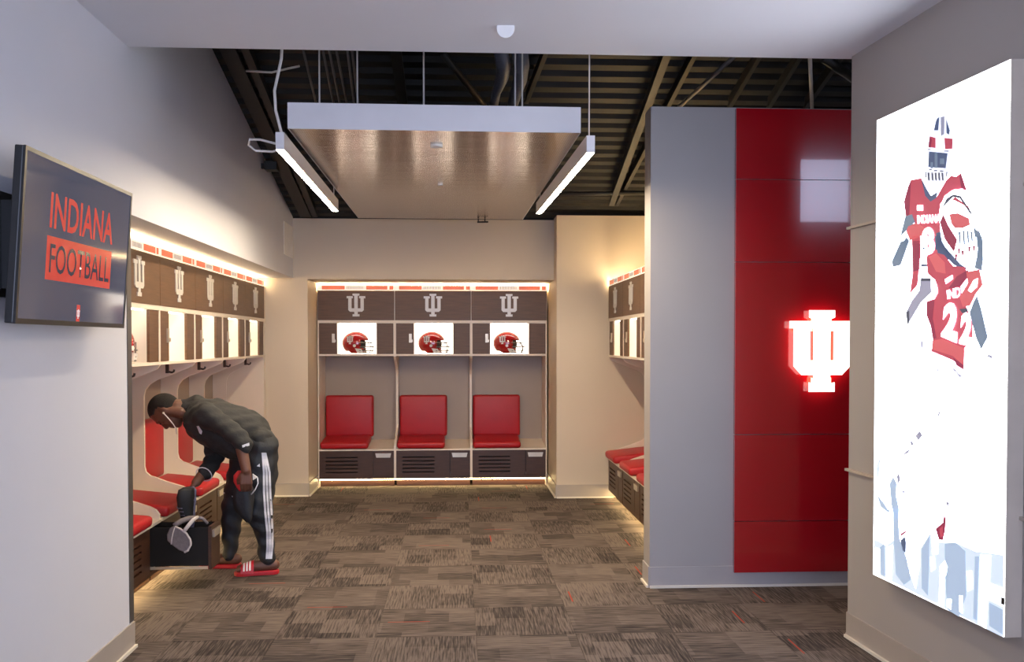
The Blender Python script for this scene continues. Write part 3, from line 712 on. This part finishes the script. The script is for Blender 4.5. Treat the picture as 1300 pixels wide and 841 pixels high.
poly(AO, 'helmet_print', 'pr_navy', (318,150),(333,86),(346,78),(340,150)); poly(AO, 'helmet_print', 'pr_grey', (354,80),(374,75),(372,170),(356,180)); poly(AO, 'helmet_print', 'pr_navy', (384,95),(402,150),(398,172),(385,165))
poly(AO, 'helmet_print', 'pr_red', (288,238),(298,182),(326,190),(326,244)); poly(AO, 'helmet_print', 'pr_red', (374,190),(418,195),(415,248),(378,250)); poly(AO, 'helmet_print', 'pr_crimson', (288,238),(296,182),(306,200),(300,242), k=4)
poly(AO, 'visor_print', 'pr_navy', (292,263),(390,272),(380,352),(288,345)); rects(AO, 'visor_print', 'pr_slate', [(300,320,312,352),(322,270,336,350),(350,300,372,330)], k=4)
for x in (284, 304, 322, 340, 358): poly(AO, 'mask_print', 'pr_dark', (x,375),(x+9,376),(x+11,420),(x+3,415))
rects(AO, 'mask_print', 'pr_dark', [(292,357,306,362),(318,362,334,368),(350,364,368,370),(283,250,300,254),(372,258,396,263),(272,370,276,400),(384,372,390,400)])
rects(AO, 'patch_print', 'pr_white', [(228,550,258,578)], k=4)
poly(BO, 'trouser_shade', 'pr_pale', (170,500),(300,480),(305,615),(420,668),(476,712),(470,760),(330,720),(180,600), k=2)
print_text(AO, 'lettering_print', 'INDIANA', 'pr_white', [(228,604),(352,597),(352,642),(230,648)], 4, .02)
print_text(AO, 'number_print', '8', 'pr_white', [(254,672),(316,662),(326,810),(246,820)], 4, .05); poly(BO, 'number_print', 'pr_white', (245,0),(285,0),(280,110),(290,190),(245,225),(248,110), k=4)
rects(BO, 'number_gap', 'pr_navy', [(256,60,270,70),(250,150,282,162)], k=5)
poly(AO, 'undershirt_print', 'pr_navy', (330,700),(352,690),(365,765),(410,815),(400,841),(340,841), k=4); poly(BO, 'undershirt_print', 'pr_navy', (325,0),(345,0),(380,60),(460,150),(500,175),(470,180),(420,150),(360,85),(325,70), k=4)
# front player
layer[0] = 5
poly(AO, 'front_helmet_print', 'pr_white', (350,565),(375,500),(420,468),(470,462),(505,520),(525,600),(560,680),(540,841),(440,841),(420,800),(360,690),(345,620))
layer[0] = 6
poly(AO, 'front_helmet_print', 'pr_crimson', (350,640),(368,600),(395,660),(442,735),(425,800),(375,730)); poly(AO, 'front_helmet_print', 'pr_coral', (400,598),(445,592),(505,620),(510,655),(470,672),(430,672),(412,650))
poly(AO, 'front_helmet_print', 'pr_dark', (360,570),(385,515),(420,492),(460,500),(500,560),(522,595),(512,596),(455,512),(420,505),(385,540)); poly(AO, 'front_helmet_print', 'pr_red', (415,520),(430,505),(500,555),(512,575),(470,545),(430,525))
for x, y0_, y1_ in ((448,690,755),(470,685,760),(492,688,750),(512,690,742),(530,672,720)): poly(AO, 'front_mask_print', 'pr_slate', (x,y0_),(x+11,y0_),(x+14,y1_),(x+6,y1_))
for x, y_ in ((445,780),(465,790),(500,770),(525,765),(430,810)): poly(AO, 'front_mask_print', 'pr_crimson', (x,y_),(x+14,y_+2),(x+8,y_+30),(x+2,y_+28))
poly(AO, 'arm_print', 'pr_slate', (538,680),(562,690),(578,740),(580,841),(545,841),(552,760)); poly(BO, 'arm_print', 'pr_slate', (545,0),(575,0),(580,130),(572,185),(535,170),(552,80))
poly(BO, 'front_jersey', 'pr_red', (278,110),(330,88),(372,100),(420,160),(480,165),(505,210),(460,270),(470,330),(500,400),(524,470),(522,560),(482,596),(476,712),(420,665),(305,615),(312,550),(300,480),(278,420),(278,350),(320,335),(338,285),(325,235),(285,200))
layer[0] = 7
poly(BO, 'front_jersey', 'pr_coral', (310,560),(360,548),(480,600),(476,690),(420,640),(310,605)); poly(BO, 'front_jersey', 'pr_coral', (290,110),(330,92),(375,140),(380,200),(330,190)); poly(BO, 'front_jersey', 'pr_crimson', (280,420),(278,350),(320,340),(310,440),(330,545),(312,550),(300,480))
poly(BO, 'front_jersey', 'pr_crimson', (395,280),(440,215),(500,180),(505,215),(455,270)); poly(BO, 'front_jersey', 'pr_crimson', (420,650),(476,690),(476,712),(440,690))
poly(BO, 'front_glove', 'pr_coral', (490,192),(560,178),(578,260),(540,310),(510,372),(472,378),(455,325),(500,250)); poly(BO, 'front_glove', 'pr_white', (530,235),(552,225),(548,270),(515,300),(500,290), k=8)
poly(BO, 'arm_print', 'pr_grey', (248,225),(300,240),(305,300),(250,352),(180,468),(168,410),(200,345),(240,292)); poly(BO, 'arm_print', 'pr_dark', (248,222),(300,225),(300,240),(248,240), k=8); poly(BO, 'arm_print', 'pr_dark', (168,405),(185,400),(185,468),(176,470), k=8); poly(BO, 'arm_print', 'pr_white', (305,240),(330,260),(338,300),(320,335),(290,330),(305,300), k=8)
poly(BO, 'arm_print', 'pr_slate', (548,318),(570,390),(605,540),(570,605),(542,540),(508,410),(530,350))
poly(BO, 'patch_print', 'pr_white', (376,232),(415,208),(418,228),(382,255), k=8)
print_text(BO, 'lettering_print', 'IND', 'pr_white', [(386,290),(458,270),(458,326),(390,336)], 8, .02)
print_text(BO, 'number_print', '2', 'pr_white', [(372,362),(448,347),(440,572),(356,536)], 8, .06)
print_text(BO, 'number_print', '2', 'pr_white', [(466,410),(520,404),(520,592),(452,574)], 8, .06)
poly(BO, 'number_gap', 'pr_dark', (455,390),(495,385),(500,405),(470,412), k=9)
for q in ([(415,705),(440,720),(430,722)], [(440,730),(466,750),(455,752)], [(595,650),(610,632),(630,640),(628,655),(610,645)], [(250,560),(258,565),(255,595),(250,590)], [(335,700),(345,735),(338,730)]): poly(BO, 'shade_marks', 'pr_grey', *q)

# ------------------------------------------------------------------ wall TV
XT = -1.455
pBL = onX(18.5, 411, XT); pBR = onX(157, 417, XT)
pTL = onY(32, 185, pBL.y-.0); pTR = onY(168, 245, pBR.y)
xt_top = (pTL.x+pTR.x)/2; zb_ = (pBL.z+pBR.z)/2; zt_ = (pTL.z+pTR.z)/2; hgt = math.hypot(zt_-zb_, xt_top-XT); wid = pBR.y-pBL.y
tv = thing('wall_television', 'black flat television tilted out from the left wall', 'television', (XT, pBL.y, zb_))
ang = math.atan2(xt_top-XT, zt_-zb_)
tv.rotation_euler = (0, ang, 0)   # local: y along the wall, z up the screen, +x out of the screen
bz = .014
box('body', 'tv_black', -.035, -.006, .0, wid, 0, hgt, tv, bevel=.004)
mb = MB(); mb.box(-.006, .002, 0, bz, 0, hgt); mb.box(-.006, .002, wid-bz, wid, 0, hgt); mb.box(-.006, .002, bz, wid-bz, 0, bz*1.3); mb.box(-.006, .002, bz, wid-bz, hgt-bz, hgt)
mb.build('bezel', 'tv_black', tv)
sc = box('screen', 'tv_screen', -.006, .0, bz, wid-bz, bz*1.3, hgt-bz, tv)
def text(body, name, m_, y0, y1, z0, z1, parent, x=.0006, off=.018):
    cu = bpy.data.curves.new(name, 'FONT'); cu.body = body; cu.size = 1; cu.offset = off; cu.extrude = 0.0; cu.resolution_u = 3
    o = bpy.data.objects.new(name, cu); C.objects.link(o)
    dg = bpy.context.evaluated_depsgraph_get(); me = bpy.data.meshes.new_from_object(o.evaluated_get(dg)); bpy.data.objects.remove(o)
    co = np.array([v.co[:] for v in me.vertices]); mn = co.min(0); mx = co.max(0)
    for v in me.vertices:
        a = (v.co.x-mn[0])/(mx[0]-mn[0]); b = (v.co.y-mn[1])/(mx[1]-mn[1])
        v.co = (x, y0+(y1-y0)*a, z0+(z1-z0)*b)
    me.materials.clear(); me.materials.append(MATS[m_])
    ob = bpy.data.objects.new(name, me); C.objects.link(ob); ob.parent = parent; return ob
def tvpix(px, py):                 # photograph pixel -> (y, z) on the screen plane
    Mx = Matrix.Translation(tv.location) @ tv.rotation_euler.to_matrix().to_4x4()
    n = Mx.to_3x3() @ Vector((1, 0, 0)); p = onP(px, py, Mx.translation, n); q = Mx.inverted() @ p; return q.y, q.z
a = tvpix(63, 288); b = tvpix(143, 268)
y0_, _ = tvpix(64, 265); y1_, _ = tvpix(143.5, 290); zt1 = tvpix(64.5, 243)[1]; zb1 = tvpix(64, 289)[1]
text('INDIANA', 'screen_lettering', 'tv_red', y0_, y1_, zb1, zt1, sc)
zb2 = tvpix(60, 355)[1]; zt2 = tvpix(61.5, 299)[1]
box('screen_banner', 'tv_red', .0002, .0006, y0_-.012, y1_+.0, zb2, zt2, sc)
text('FOOTBALL', 'banner_lettering', 'tv_dark', y0_+.015, y1_-.02, zb2+.025, zt2-.025, sc, x=.0016, off=.004)
ec = tvpix(99, 399)
box('crest_print', 'tv_red', .0002, .0006, ec[0]-.016, ec[0]+.016, ec[1]-.035, ec[1]+.035, sc)
emblem(MB(), (.0007, ec[0], ec[1]), (0, 1, 0), (0, 0, 1), (1, 0, 0), .035, .0004).build('crest_emblem', 'tv_white', sc)
# wall bracket: world-aligned plate + arm, expressed in the TV's own frame
Mi = (Matrix.Translation(tv.location) @ tv.rotation_euler.to_matrix().to_4x4()).inverted()
mb = MB(); zc_ = (zb_+zt_)/2; yc_ = pBL.y+wid*.5
mb.box(XL, XL+.02, pBL.y+.06, pBL.y+wid-.3, zc_-.2, zc_+.16); mb.box(XL+.02, XL+.12, yc_-.1, yc_+.1, zc_-.05, zc_+.05); mb.box(XL+.02, XL+.10, pBL.y+.12, pBL.y+.16, zc_-.17, zc_+.13)
mb.v = [tuple(Mi @ Vector(v)) for v in mb.v]; mb.build('wall_bracket', 'tv_black', tv)

# ------------------------------------------------------------------ person bending over the open drawer
def fuse(mb, name, material, parent, voxel, iters=6, sharp=0.5):
    me = bpy.data.meshes.new(name); me.from_pydata(mb.v, [], mb.f); me.update()
    bm = bmesh.new(); bm.from_mesh(me); bmesh.ops.recalc_face_normals(bm, faces=bm.faces); bm.to_mesh(me); bm.free()
    o = bpy.data.objects.new(name+'_tmp', me); C.objects.link(o)
    md = o.modifiers.new('fuse', 'REMESH'); md.mode = 'VOXEL'; md.voxel_size = voxel
    sm = o.modifiers.new('smooth', 'SMOOTH'); sm.iterations = iters; sm.factor = sharp
    dg = bpy.context.evaluated_depsgraph_get(); m2 = bpy.data.meshes.new_from_object(o.evaluated_get(dg)); bpy.data.objects.remove(o)
    m2.name = name; m2.materials.clear(); m2.materials.append(MATS[material])
    for p in m2.polygons: p.use_smooth = True
    ob = bpy.data.objects.new(name, m2); C.objects.link(ob)
    if parent: ob.parent = parent
    return ob
pf = onZ(318, 724)
ps = thing('person', 'person in black jacket and striped track trousers bending over an open drawer', 'person', (pf.x, pf.y, 0))
PO = Vector(ps.location)
def Q(x, y, Y): return onY(x, y, Y)-PO          # pixel at a depth, in the person's frame
def chain(mb, pts, rs):
    for i in range(len(pts)-1): mb.capsule(pts[i], pts[i+1], rs[i], rs[i+1])
def ell_ring(c, t, a, b, n=20, sq=1.0):
    t = t.normalized(); lat = Vector((0, 1, 0)); up = t.cross(lat).normalized(); lat = up.cross(t).normalized()
    return [c+up*(a*math.cos(2*math.pi*k/n))+lat*(b*math.sin(2*math.pi*k/n)) for k in range(n)]
YP = 6.13
# joints
hipL, kneeL, ankL = Q(331, 566, 6.04), Q(328, 645, 6.00), Q(339, 712, 6.05)
hipR, kneeR, ankR = Q(317, 570, 6.24), Q(295, 645, 6.25), Q(292, 706, 6.24)
shL, elL, wrL = Q(262, 527, 5.94), Q(304, 557, 5.85), Q(312.5, 597, 5.80)
shR, elR, wrR = Q(264, 536, 6.30), Q(273, 582, 6.16), Q(249, 613, 5.93)
spine = [((337, 559), .085, .12), ((330, 556), .135, .165), ((316, 555), .166, .182), ((298, 549), .168, .19), ((278, 540), .160, .198), ((262, 533), .148, .205), ((250, 528), .122, .19), ((241, 524), .085, .12), ((235, 522), .068, .075)]
sp_pts = [Q(p[0], p[1], YP) for p, a, b in spine]
def torso(mb, g, first=0, last=None):
    rings = []; n = len(spine) if last is None else last
    for i in range(first, n):
        t = sp_pts[min(i+1, len(spine)-1)]-sp_pts[max(i-1, 0)]
        rings.append(ell_ring(sp_pts[i], t, spine[i][1]*g, spine[i][2]*g))
    mb.loft(rings)
# head frame
HU = Vector((-.965, 0, .26)).normalized(); HWd = Vector((-.26, 0, -.965)).normalized(); HL = Vector((0, 1, 0))
HM = Matrix((HWd, HL, HU)).transposed()         # columns: forward, lateral, up
hc = Q(210.5, 521.5, YP-.02)
def hp(f, l, u): return hc + HWd*f + HL*l + HU*u
body = MB()
body.ball(hc+HWd*-.006+HU*.012, .098, .076, .098, HM, 24, 16)             # cranium
body.ball(hp(.034, 0, -.055), .062, .058, .066, HM, 20, 12)               # face, jaw
body.ball(hp(.062, 0, -.098), .026, .032, .022, HM)                       # chin
body.ball(hp(.074, 0, .022), .022, .056, .018, HM)                        # brow
body.ball(hp(.100, 0, -.030), .016, .015, .016, HM); body.capsule(hp(.086, 0, .008), hp(.100, 0, -.028), .009, .013)   # nose
body.ball(hp(.090, 0, -.060), .011, .024, .008, HM); body.ball(hp(.087, 0, -.074), .011, .021, .008, HM)             # lips
for s in (-1, 1):
    body.ball(hp(-.008, s*.079, -.012), .019, .007, .030, HM); body.ball(hp(.066, s*.034, -.036), .022, .018, .02, HM)  # ear, cheek
    body.capsule(hp(-.01, s*.052, -.035), hp(-.02, s*.046, -.11), .03, .035)
chain(body, [hp(-.03, 0, -.06), Q(232, 519, YP-.01), sp_pts[7]], [.062, .058, .062])
torso(body, .86, 1, 8)
chain(body, [sp_pts[6], shL, elL, wrL], [.05, .052, .040, .030]); chain(body, [sp_pts[6], shR, elR, wrR], [.05, .052, .040, .029])
body.ball(Q(328, 566, 6.14), .10, .135, .10)
for hp_, kn, an in ((hipL, kneeL, ankL), (hipR, kneeR, ankR)): chain(body, [hp_, kn, an], [.075, .05, .036])
# feet in slides (toes to -x)
footL, footR = onZ(330, 731)-PO, onZ(281, 723)-PO
ftdir = {0: Vector((-.985, -.17, 0)), 1: Vector((-.998, .06, 0))}
for k, (ft, an) in enumerate(((footL, ankL), (footR, ankR))):
    d = ftdir[k]; base = Vector((an.x, an.y, .055))
    heel = base-d*.045; toe = base+d*.165
    body.capsule(heel+Vector((0,0,.004)), base+d*.06+Vector((0,0,.002)), .034, .036); body.capsule(base+d*.06+Vector((0,0,.002)), toe+Vector((0,0,-.008)), .036, .022); chain(body, [an, base+Vector((0,0,.02))], [.036, .036])
    sd = d.cross(Vector((0,0,1)))
    for q in range(5): body.capsule(toe+sd*(-.03+.015*q)-d*.02+Vector((0,0,-.010)), toe+sd*(-.034+.017*q)+d*(.018-.004*abs(q-1))+Vector((0,0,-.012)), .011, .009)
# hands
def hand(mb, wr, down, across, palm_n, curl, size=1.0, th=1):
    down = down.normalized(); across = (across-down*across.dot(down)).normalized(); n = down.cross(across).normalized()
    if n.dot(palm_n) < 0: n = -n
    for q in range(4):
        a = across*((-.027+.018*q)*size)
        mb.capsule(wr+a*.55, wr+down*(.082*size)+a, .015*size, .0125*size)
    for q in range(4):
        a = across*((-.028+.0187*q)*size); k0 = wr+down*(.085*size)+a; L = (.040, .046, .043, .034)[q]*size; d = down.copy(); p = k0
        for s in range(3):
            d = (d*math.cos(curl)+n*math.sin(curl)).normalized(); e = p+d*L*(1, .68, .55)[s]; mb.capsule(p, e, (.0098-.0009*s)*size, (.0092-.0009*s)*size, 10); p = e
            dn = n*math.cos(curl)-down*0; n2 = d.cross(across); n2 = n2 if n2.dot(palm_n+down*-.2) > -1 else -n2
    side = across*(-.036*th*size); p = wr+down*(.03*size)+side*.7
    d = (down*.75-across*th*.55+n*.4).normalized(); e = p+d*.042*size; mb.capsule(p, e, .0135*size, .0115*size, 10); d = (down*.9+n*.55).normalized(); mb.capsule(e, e+d*.034*size, .011*size, .009*size, 10)
hand(body, wrL, Vector((-.02, 0, -1)), Vector((1, .15, 0)), Vector((0, 1, 0)), .62, 1.0, 1)
hand(body, wrR, Vector((-.62, -.30, -.72)), Vector((.3, -.9, .0)), Vector((-.5, 0, -.6)), .5, 1.0, 1)
fuse(body, 'body', 'skin', ps, .0052, 3)
# hair: close-cropped cap over the cranium, cut at the hairline
vs = []; nu, nv = 40, 26; fs = []
def hpt(i, j):
    th = math.pi*j/nv; ph = 2*math.pi*i/nu
    return Vector((math.sin(th)*math.cos(ph), math.sin(th)*math.sin(ph), math.cos(th)))
for j in range(nv+1):
    for i in range(nu):
        p = hpt(i, j); vs.append(hc+HWd*-.006+HU*.012+HM @ Vector((p.x*.102, p.y*.080, p.z*.102)))
for j in range(nv):
    for i in range(nu):
        c_ = (hpt(i, j)+hpt(i+1, j+1))/2
        if c_.z < .30+.25*c_.x and c_.x > -.12: continue
        if c_.x > .55 and c_.z < .62: continue
        if c_.z < -.62: continue
        fs.append((j*nu+i, (j+1)*nu+i, (j+1)*nu+(i+1) % nu, j*nu+(i+1) % nu))
hr = MB().add(vs, fs).build('hair', 'hair', ps, smooth=True); md = hr.modifiers.new('thick', 'SOLIDIFY'); md.thickness = .008; md.offset = -1
for s in (-1,):
    MB().ball(hp(.086, -.030, .002), .006, .010, .005, HM).build('eye', 'helmet_dark', ps)
    mb = MB(); mb.ball(hp(.006, -.087, -.014), .007); mb.tube([hp(.008, -.089, -.018), hp(.03, -.086, -.05), hp(.06, -.072, -.085), hp(.085, -.06, -.105), hp(.12, -.03, -.11)], .0036, 8)
    mb.build('earphone_cord', 'helmet_white', ps, smooth=True)
# jacket
jk = MB(); torso(jk, 1.0, 0, 8)
chain(jk, [sp_pts[5]+Vector((0, -.10, .02)), shL, Q(284, 541, 5.90), elL, Q(311, 567, 5.835)], [.09, .078, .066, .057, .050])
chain(jk, [sp_pts[5]+Vector((0, .10, -.02)), shR, Q(270, 562, 6.22), elR, Q(260, 601, 6.01)], [.09, .075, .066, .058, .048])
for a, b, r in (((250, 520), (236, 521), .074),): jk.capsule(Q(*a, YP), Q(*b, YP), .09, r)
jk.capsule(Q(305, 566, 6.0), Q(300, 572, 6.25), .05, .05); jk.capsule(Q(330, 560, 6.02), Q(330, 560, 6.26), .085, .085)
jo = fuse(jk, 'jacket', 'jacket', ps, .0085, 4)
rng = random.Random(3)
for v, nn in zip(jo.data.vertices, [Vector(v.normal) for v in jo.data.vertices]):     # cloth folds
    p = v.co; v.co = p + nn*(.0034*math.sin(p.x*46+p.z*38+2*math.sin(p.y*17))+.003*math.sin(p.z*71-p.x*33+p.y*40))
# trousers
tr_ = MB()
tr_.loft([ell_ring(Q(*p, 6.14), Q(*p2, 6.14)-Q(*p, 6.14), a, b) for p, p2, a, b in (((312, 551), (330, 566), .12, .165), ((324, 561), (332, 576), .118, .17), ((326, 574), (326, 590), .112, .168), ((322, 592), (320, 610), .09, .15))])
chain(tr_, [hipL, kneeL, Q(337, 682, 6.03), ankL+Vector((0, 0, .008))], [.112, .088, .056, .050]); tr_.capsule(Q(335, 598, 6.03), kneeL, .095, .082)
chain(tr_, [hipR, kneeR, Q(293, 680, 6.25), ankR+Vector((0, 0, .008))], [.108, .075, .056, .048]); tr_.capsule(Q(308, 605, 6.24), kneeR, .092, .072)
to = fuse(tr_, 'trousers', 'trousers', ps, .0085, 5)
for v, nn in zip(to.data.vertices, [Vector(v.normal) for v in to.data.vertices]):
    p = v.co; v.co = p + nn*(.004*math.sin(p.z*58+p.x*30+3*math.sin(p.y*15))+.003*math.sin(p.x*60-p.z*22))
bpy.context.view_layer.update()
def bvh(o): return BVHTree.FromPolygons([tuple(v.co+PO) for v in o.data.vertices], [tuple(p.vertices) for p in o.data.polygons])
bt, bj = bvh(to), bvh(jo)
def ribbon(tree, pts, wpx, name, m_):              # cloth stripe lying on the surface
    a = []; b = []
    for k in range(len(pts)-1):
        for s in range(6):
            t = s/6; x = pts[k][0]*(1-t)+pts[k+1][0]*t; y = pts[k][1]*(1-t)+pts[k+1][1]*t
            ha, na, _, _ = tree.ray_cast(EYE, ray(x-wpx/2, y).normalized()); hb, nb, _, _ = tree.ray_cast(EYE, ray(x+wpx/2, y).normalized())
            if ha is None or hb is None: continue
            a.append(ha+na*.002-PO); b.append(hb+nb*.002-PO)
    vs = a+b; n = len(a)
    if n < 2: return
    o = MB().add(vs, [(i, i+1, n+i+1, n+i) for i in range(n-1)]).build(name, m_, ps)
    md = o.modifiers.new('thick', 'SOLIDIFY'); md.thickness = .0015; return o
for dx in (-4.3, 0, 4.3):
    ribbon(bt, [(335+dx*.4, 575), (338.5+dx*.8, 600), (339+dx*.9, 625), (340.5+dx*.9, 650), (342.5+dx*.75, 675), (342.5+dx*.7, 695), (341+dx*.6, 713)], 2.6, 'trouser_stripe', 'stripe_white')
ribbon(bt, [(284, 626), (297, 631)], 2.0, 'pocket_piping', 'stripe_white') if False else None
ribbon(bj, [(308.5, 566), (316.5, 563)], 1, 'cuff_mark', 'stripe_white') if False else None
def patch(tree, pts, name, m_):
    P = []
    for x, y in pts:
        h_, n_, _, _ = tree.ray_cast(EYE, ray(x, y).normalized())
        if h_ is None: return
        P.append(h_+n_*.003-PO)
    MB().prism(P, Vector((0, -.002, 0))).build(name, m_, ps)
patch(bj, [(307.5, 565.5), (316, 562.5), (316.5, 566), (308, 568.5)], 'cuff_mark', 'stripe_white')
patch(bj, [(250, 541), (252.5, 540.5), (257, 547.5), (256, 551.5), (253.5, 550)], 'chest_mark', 'stripe_white')
patch(bt, [(326, 592), (329.5, 589), (330, 593)], 'logo_mark', 'stripe_white')
patch(bt, [(284, 625), (296, 630), (296, 631.5), (284, 626.5)], 'pocket_piping', 'stripe_white')
mb = MB(); d = (elR-wrR).normalized(); cc = Q(259, 602.5, 6.0)
a_ = d.orthogonal().normalized(); b_ = d.cross(a_)
mb.tube([cc+(a_*math.cos(2*math.pi*k/16)+b_*math.sin(2*math.pi*k/16))*.051 for k in range(17)], .0035, 6); mb.build('cuff_piping', 'stripe_white', ps, smooth=True)
# slides
for k, an in enumerate((ankL, ankR)):
    d = ftdir[k]; sd = d.cross(Vector((0, 0, 1))).normalized(); b = Vector((an.x, an.y, 0))+d*.055
    out = [(-.130, .0), (-.122, .030), (-.095, .042), (-.03, .039), (.04, .046), (.09, .050), (.125, .040), (.145, .015), (.147, -.01), (.13, -.036), (.09, -.047), (.03, -.042), (-.04, -.038), (-.095, -.040), (-.122, -.030)]
    so = MB().prism([b+d*x+sd*y for x, y in out], (0, 0, .028)).build('slide_sole', 'slide_red', ps, smooth=False, bevel=.006)
    rings = []
    for q in range(13):
        a = math.pi*q/12; off = Vector((0, 0, .022+.062*math.sin(a)))+sd*(.052*math.cos(a)); off2 = Vector((0, 0, .020+.057*math.sin(a)))+sd*(.047*math.cos(a))
        f0, f1 = .025, .105
        rings.append([b+d*f0+off+Vector((0,0,.010*math.sin(a))), b+d*f1+off-Vector((0,0,.016*math.sin(a))), b+d*f1+off2-Vector((0,0,.016*math.sin(a))), b+d*f0+off2+Vector((0,0,.010*math.sin(a)))])
    st = MB().loft(rings).build('slide_strap', 'slide_red', ps)
    for u in (.22, .45, .68):
        r2 = []
        for q in range(1, 12):
            r = rings[q]; n_ = (r[0]-r[3]).normalized()*.0022
            r2.append([r[0].lerp(r[1], u)+n_, r[0].lerp(r[1], u+.13)+n_, r[0].lerp(r[1], u+.13)-n_*.5, r[0].lerp(r[1], u)-n_*.5])
        MB().loft(r2).build('strap_stripe', 'helmet_white', st)

# ------------------------------------------------------------------ things in the hands and on the drawer
def shoe(name, label, M4, main, sole, accent):
    t = thing(name, label, 'shoe'); t.matrix_world = M4
    # along +x toe, z up, 0.27 long
    rings = []
    for x, w_, h_ in ((-.13, .026, .055), (-.115, .036, .085), (-.07, .040, .092), (-.02, .040, .082), (.03, .043, .060), (.08, .044, .046), (.115, .034, .036), (.133, .016, .022)):
        rings.append([Vector((x, w_*math.cos(a)*(1 if math.sin(a) < .3 else .8), .018+max(0, math.sin(a))*h_ if math.sin(a) > 0 else .016)) for a in [2*math.pi*k/16 for k in range(16)]])
    MB().loft(rings).build('upper', main, t, smooth=True)
    out = [(-.136, 0), (-.12, .034), (-.06, .040), (.0, .038), (.07, .047), (.115, .038), (.138, .012), (.138, -.012), (.115, -.04), (.07, -.046), (0, -.038), (-.06, -.04), (-.12, -.034)]
    MB().prism([(x, y, 0) for x, y in out], (0, 0, .022)).build('sole', sole, t, bevel=.005)
    mb = MB()
    for k in range(4): mb.tube([(-.01+.022*k, -.028, .084-.010*k), (-.006+.022*k, 0, .096-.011*k), (-.01+.022*k, .028, .084-.010*k)], .004, 6)
    mb.build('laces', accent, t)
    return t
# black shoe hanging toe-down from the far hand, over the drawer
p = onY(237.5, 646, 5.79)
R_ = Matrix(((-.10, .25, .96), (-.05, -.97, .25), (-.99, .02, -.10)))  # rows -> world axes of local x, y, z
R_ = Matrix((Vector((-.06, .03, -1)).normalized(), Vector((-.35, -.93, 0)).normalized(), Vector((0, 0, 0)))); lx = Vector((-.10, .03, -1)).normalized(); lz = Vector((-.72, -.70, .0)); lz = (lz-lx*lz.dot(lx)).normalized(); ly = lz.cross(lx)
shoe('black_shoe', 'black shoe dangling from the person\'s hand above the open drawer', Matrix.Translation(p-lz*.035) @ Matrix((lx, ly, lz)).transposed().to_4x4(), 'shoe_black', 'shoe_purple', 'shoe_purple')
# grey shoe hooked over the near side of the drawer
YD = LY0+.561
p = onY(229, 678, YD-.03)
t = thing('grey_sandal', 'grey sandal hanging over the near side of the open drawer', 'sandal', p)
def g(x, y, dy=0.0): return onY(x, y, YD-.03)-p+Vector((0, dy, 0))
out = [(214, 686), (213.5, 678), (217, 670), (222, 667), (230, 670.5), (238, 676), (243, 684), (244.5, 690), (241, 698), (236, 700.5), (229, 698), (221, 692)]
MB().prism([g(x, y) for x, y in out], (0, -.03, 0)).build('sole', 'shoe_grey', t, bevel=.007, seg=3)
rim = [(224, 668), (231, 670.5), (238.5, 676.5), (243.5, 684.5), (244, 691), (240.5, 698), (236, 700)]
MB().tube([g(x, y, -.032) for x, y in rim], .006, 8).build('sole_rim', 'shoe_rim', t, smooth=True)
MB().tube([g(x, y, -.033) for x, y in ((224, 669), (221.5, 676), (220, 684), (219.5, 690))], .004, 6).build('sole_seam', 'shoe_rim', t, smooth=True)
MB().tube([g(222, 667, -.02), g(230, 662, .0), g(238, 659.5, .03), g(246, 659.5, .05), g(253, 661, .07), g(260, 668, .07)], [.014, .016, .015, .012, .010, .008], 8).build('strap', 'shoe_grey', t, smooth=True)
MB().tube([g(236, 673, -.035), g(241, 666, -.02), g(245, 660.5, .0), g(249, 658, .04)], [.012, .012, .012, .009], 8).build('strap', 'shoe_rim', t, smooth=True)
# dark shorts with red and white trim, gripped by the near hand
p = onY(312, 610, 5.85)
t = thing('gym_shorts', 'crumpled black shorts with red and white trim in the near hand', 'shorts', p)
def q3(x, y, Y): return onY(x, y, Y)-p
mb = MB()
rings = []
for (x, y), a, b in (((312, 606), .018, .014), ((311, 613), .035, .020), ((309, 622), .056, .026), ((309, 634), .060, .028), ((310, 646), .052, .026), ((314, 657), .03, .02), ((316, 663), .012, .012)):
    c_ = q3(x, y, 5.868); rings.append([c_+Vector((a*math.cos(2*math.pi*k/18)*(1+.16*math.sin(5*2*math.pi*k/18+y)), b*math.sin(2*math.pi*k/18)*(1+.2*math.sin(4*2*math.pi*k/18)), .006*math.sin(k*2.1+y))) for k in range(18)])
mb.loft(rings).build('cloth', 'trousers', t, smooth=True)
mb = MB(); mb.loft([[q3(300+dx*.9, 600+dx*.1, 5.85)+Vector((.014*math.cos(a), .02*math.sin(a), 0)) for a in [2*math.pi*k/10 for k in range(10)]] if False else [q3(x, y, 5.835)+Vector((r*math.cos(2*math.pi*k/10), .7*r*math.sin(2*math.pi*k/10), 0)) for k in range(10)] for x, y, r in ((304, 598, .012), (301, 604, .022), (301.5, 612, .024), (303.5, 619, .016), (305, 624, .006))])
mb.build('red_lining', 'cloth_red', t, smooth=True)
MB().prism([q3(320.5, 602, 5.84), q3(327, 606.5, 5.84), q3(321, 610, 5.84)], (0, .012, 0)).build('white_tab', 'helmet_white', t)
MB().tube([q3(327, 607, 5.84), q3(327.5, 614, 5.84), q3(324, 622, 5.84), q3(319, 628, 5.84)], .004, 6).build('drawcord', 'stripe_white', t, smooth=True)
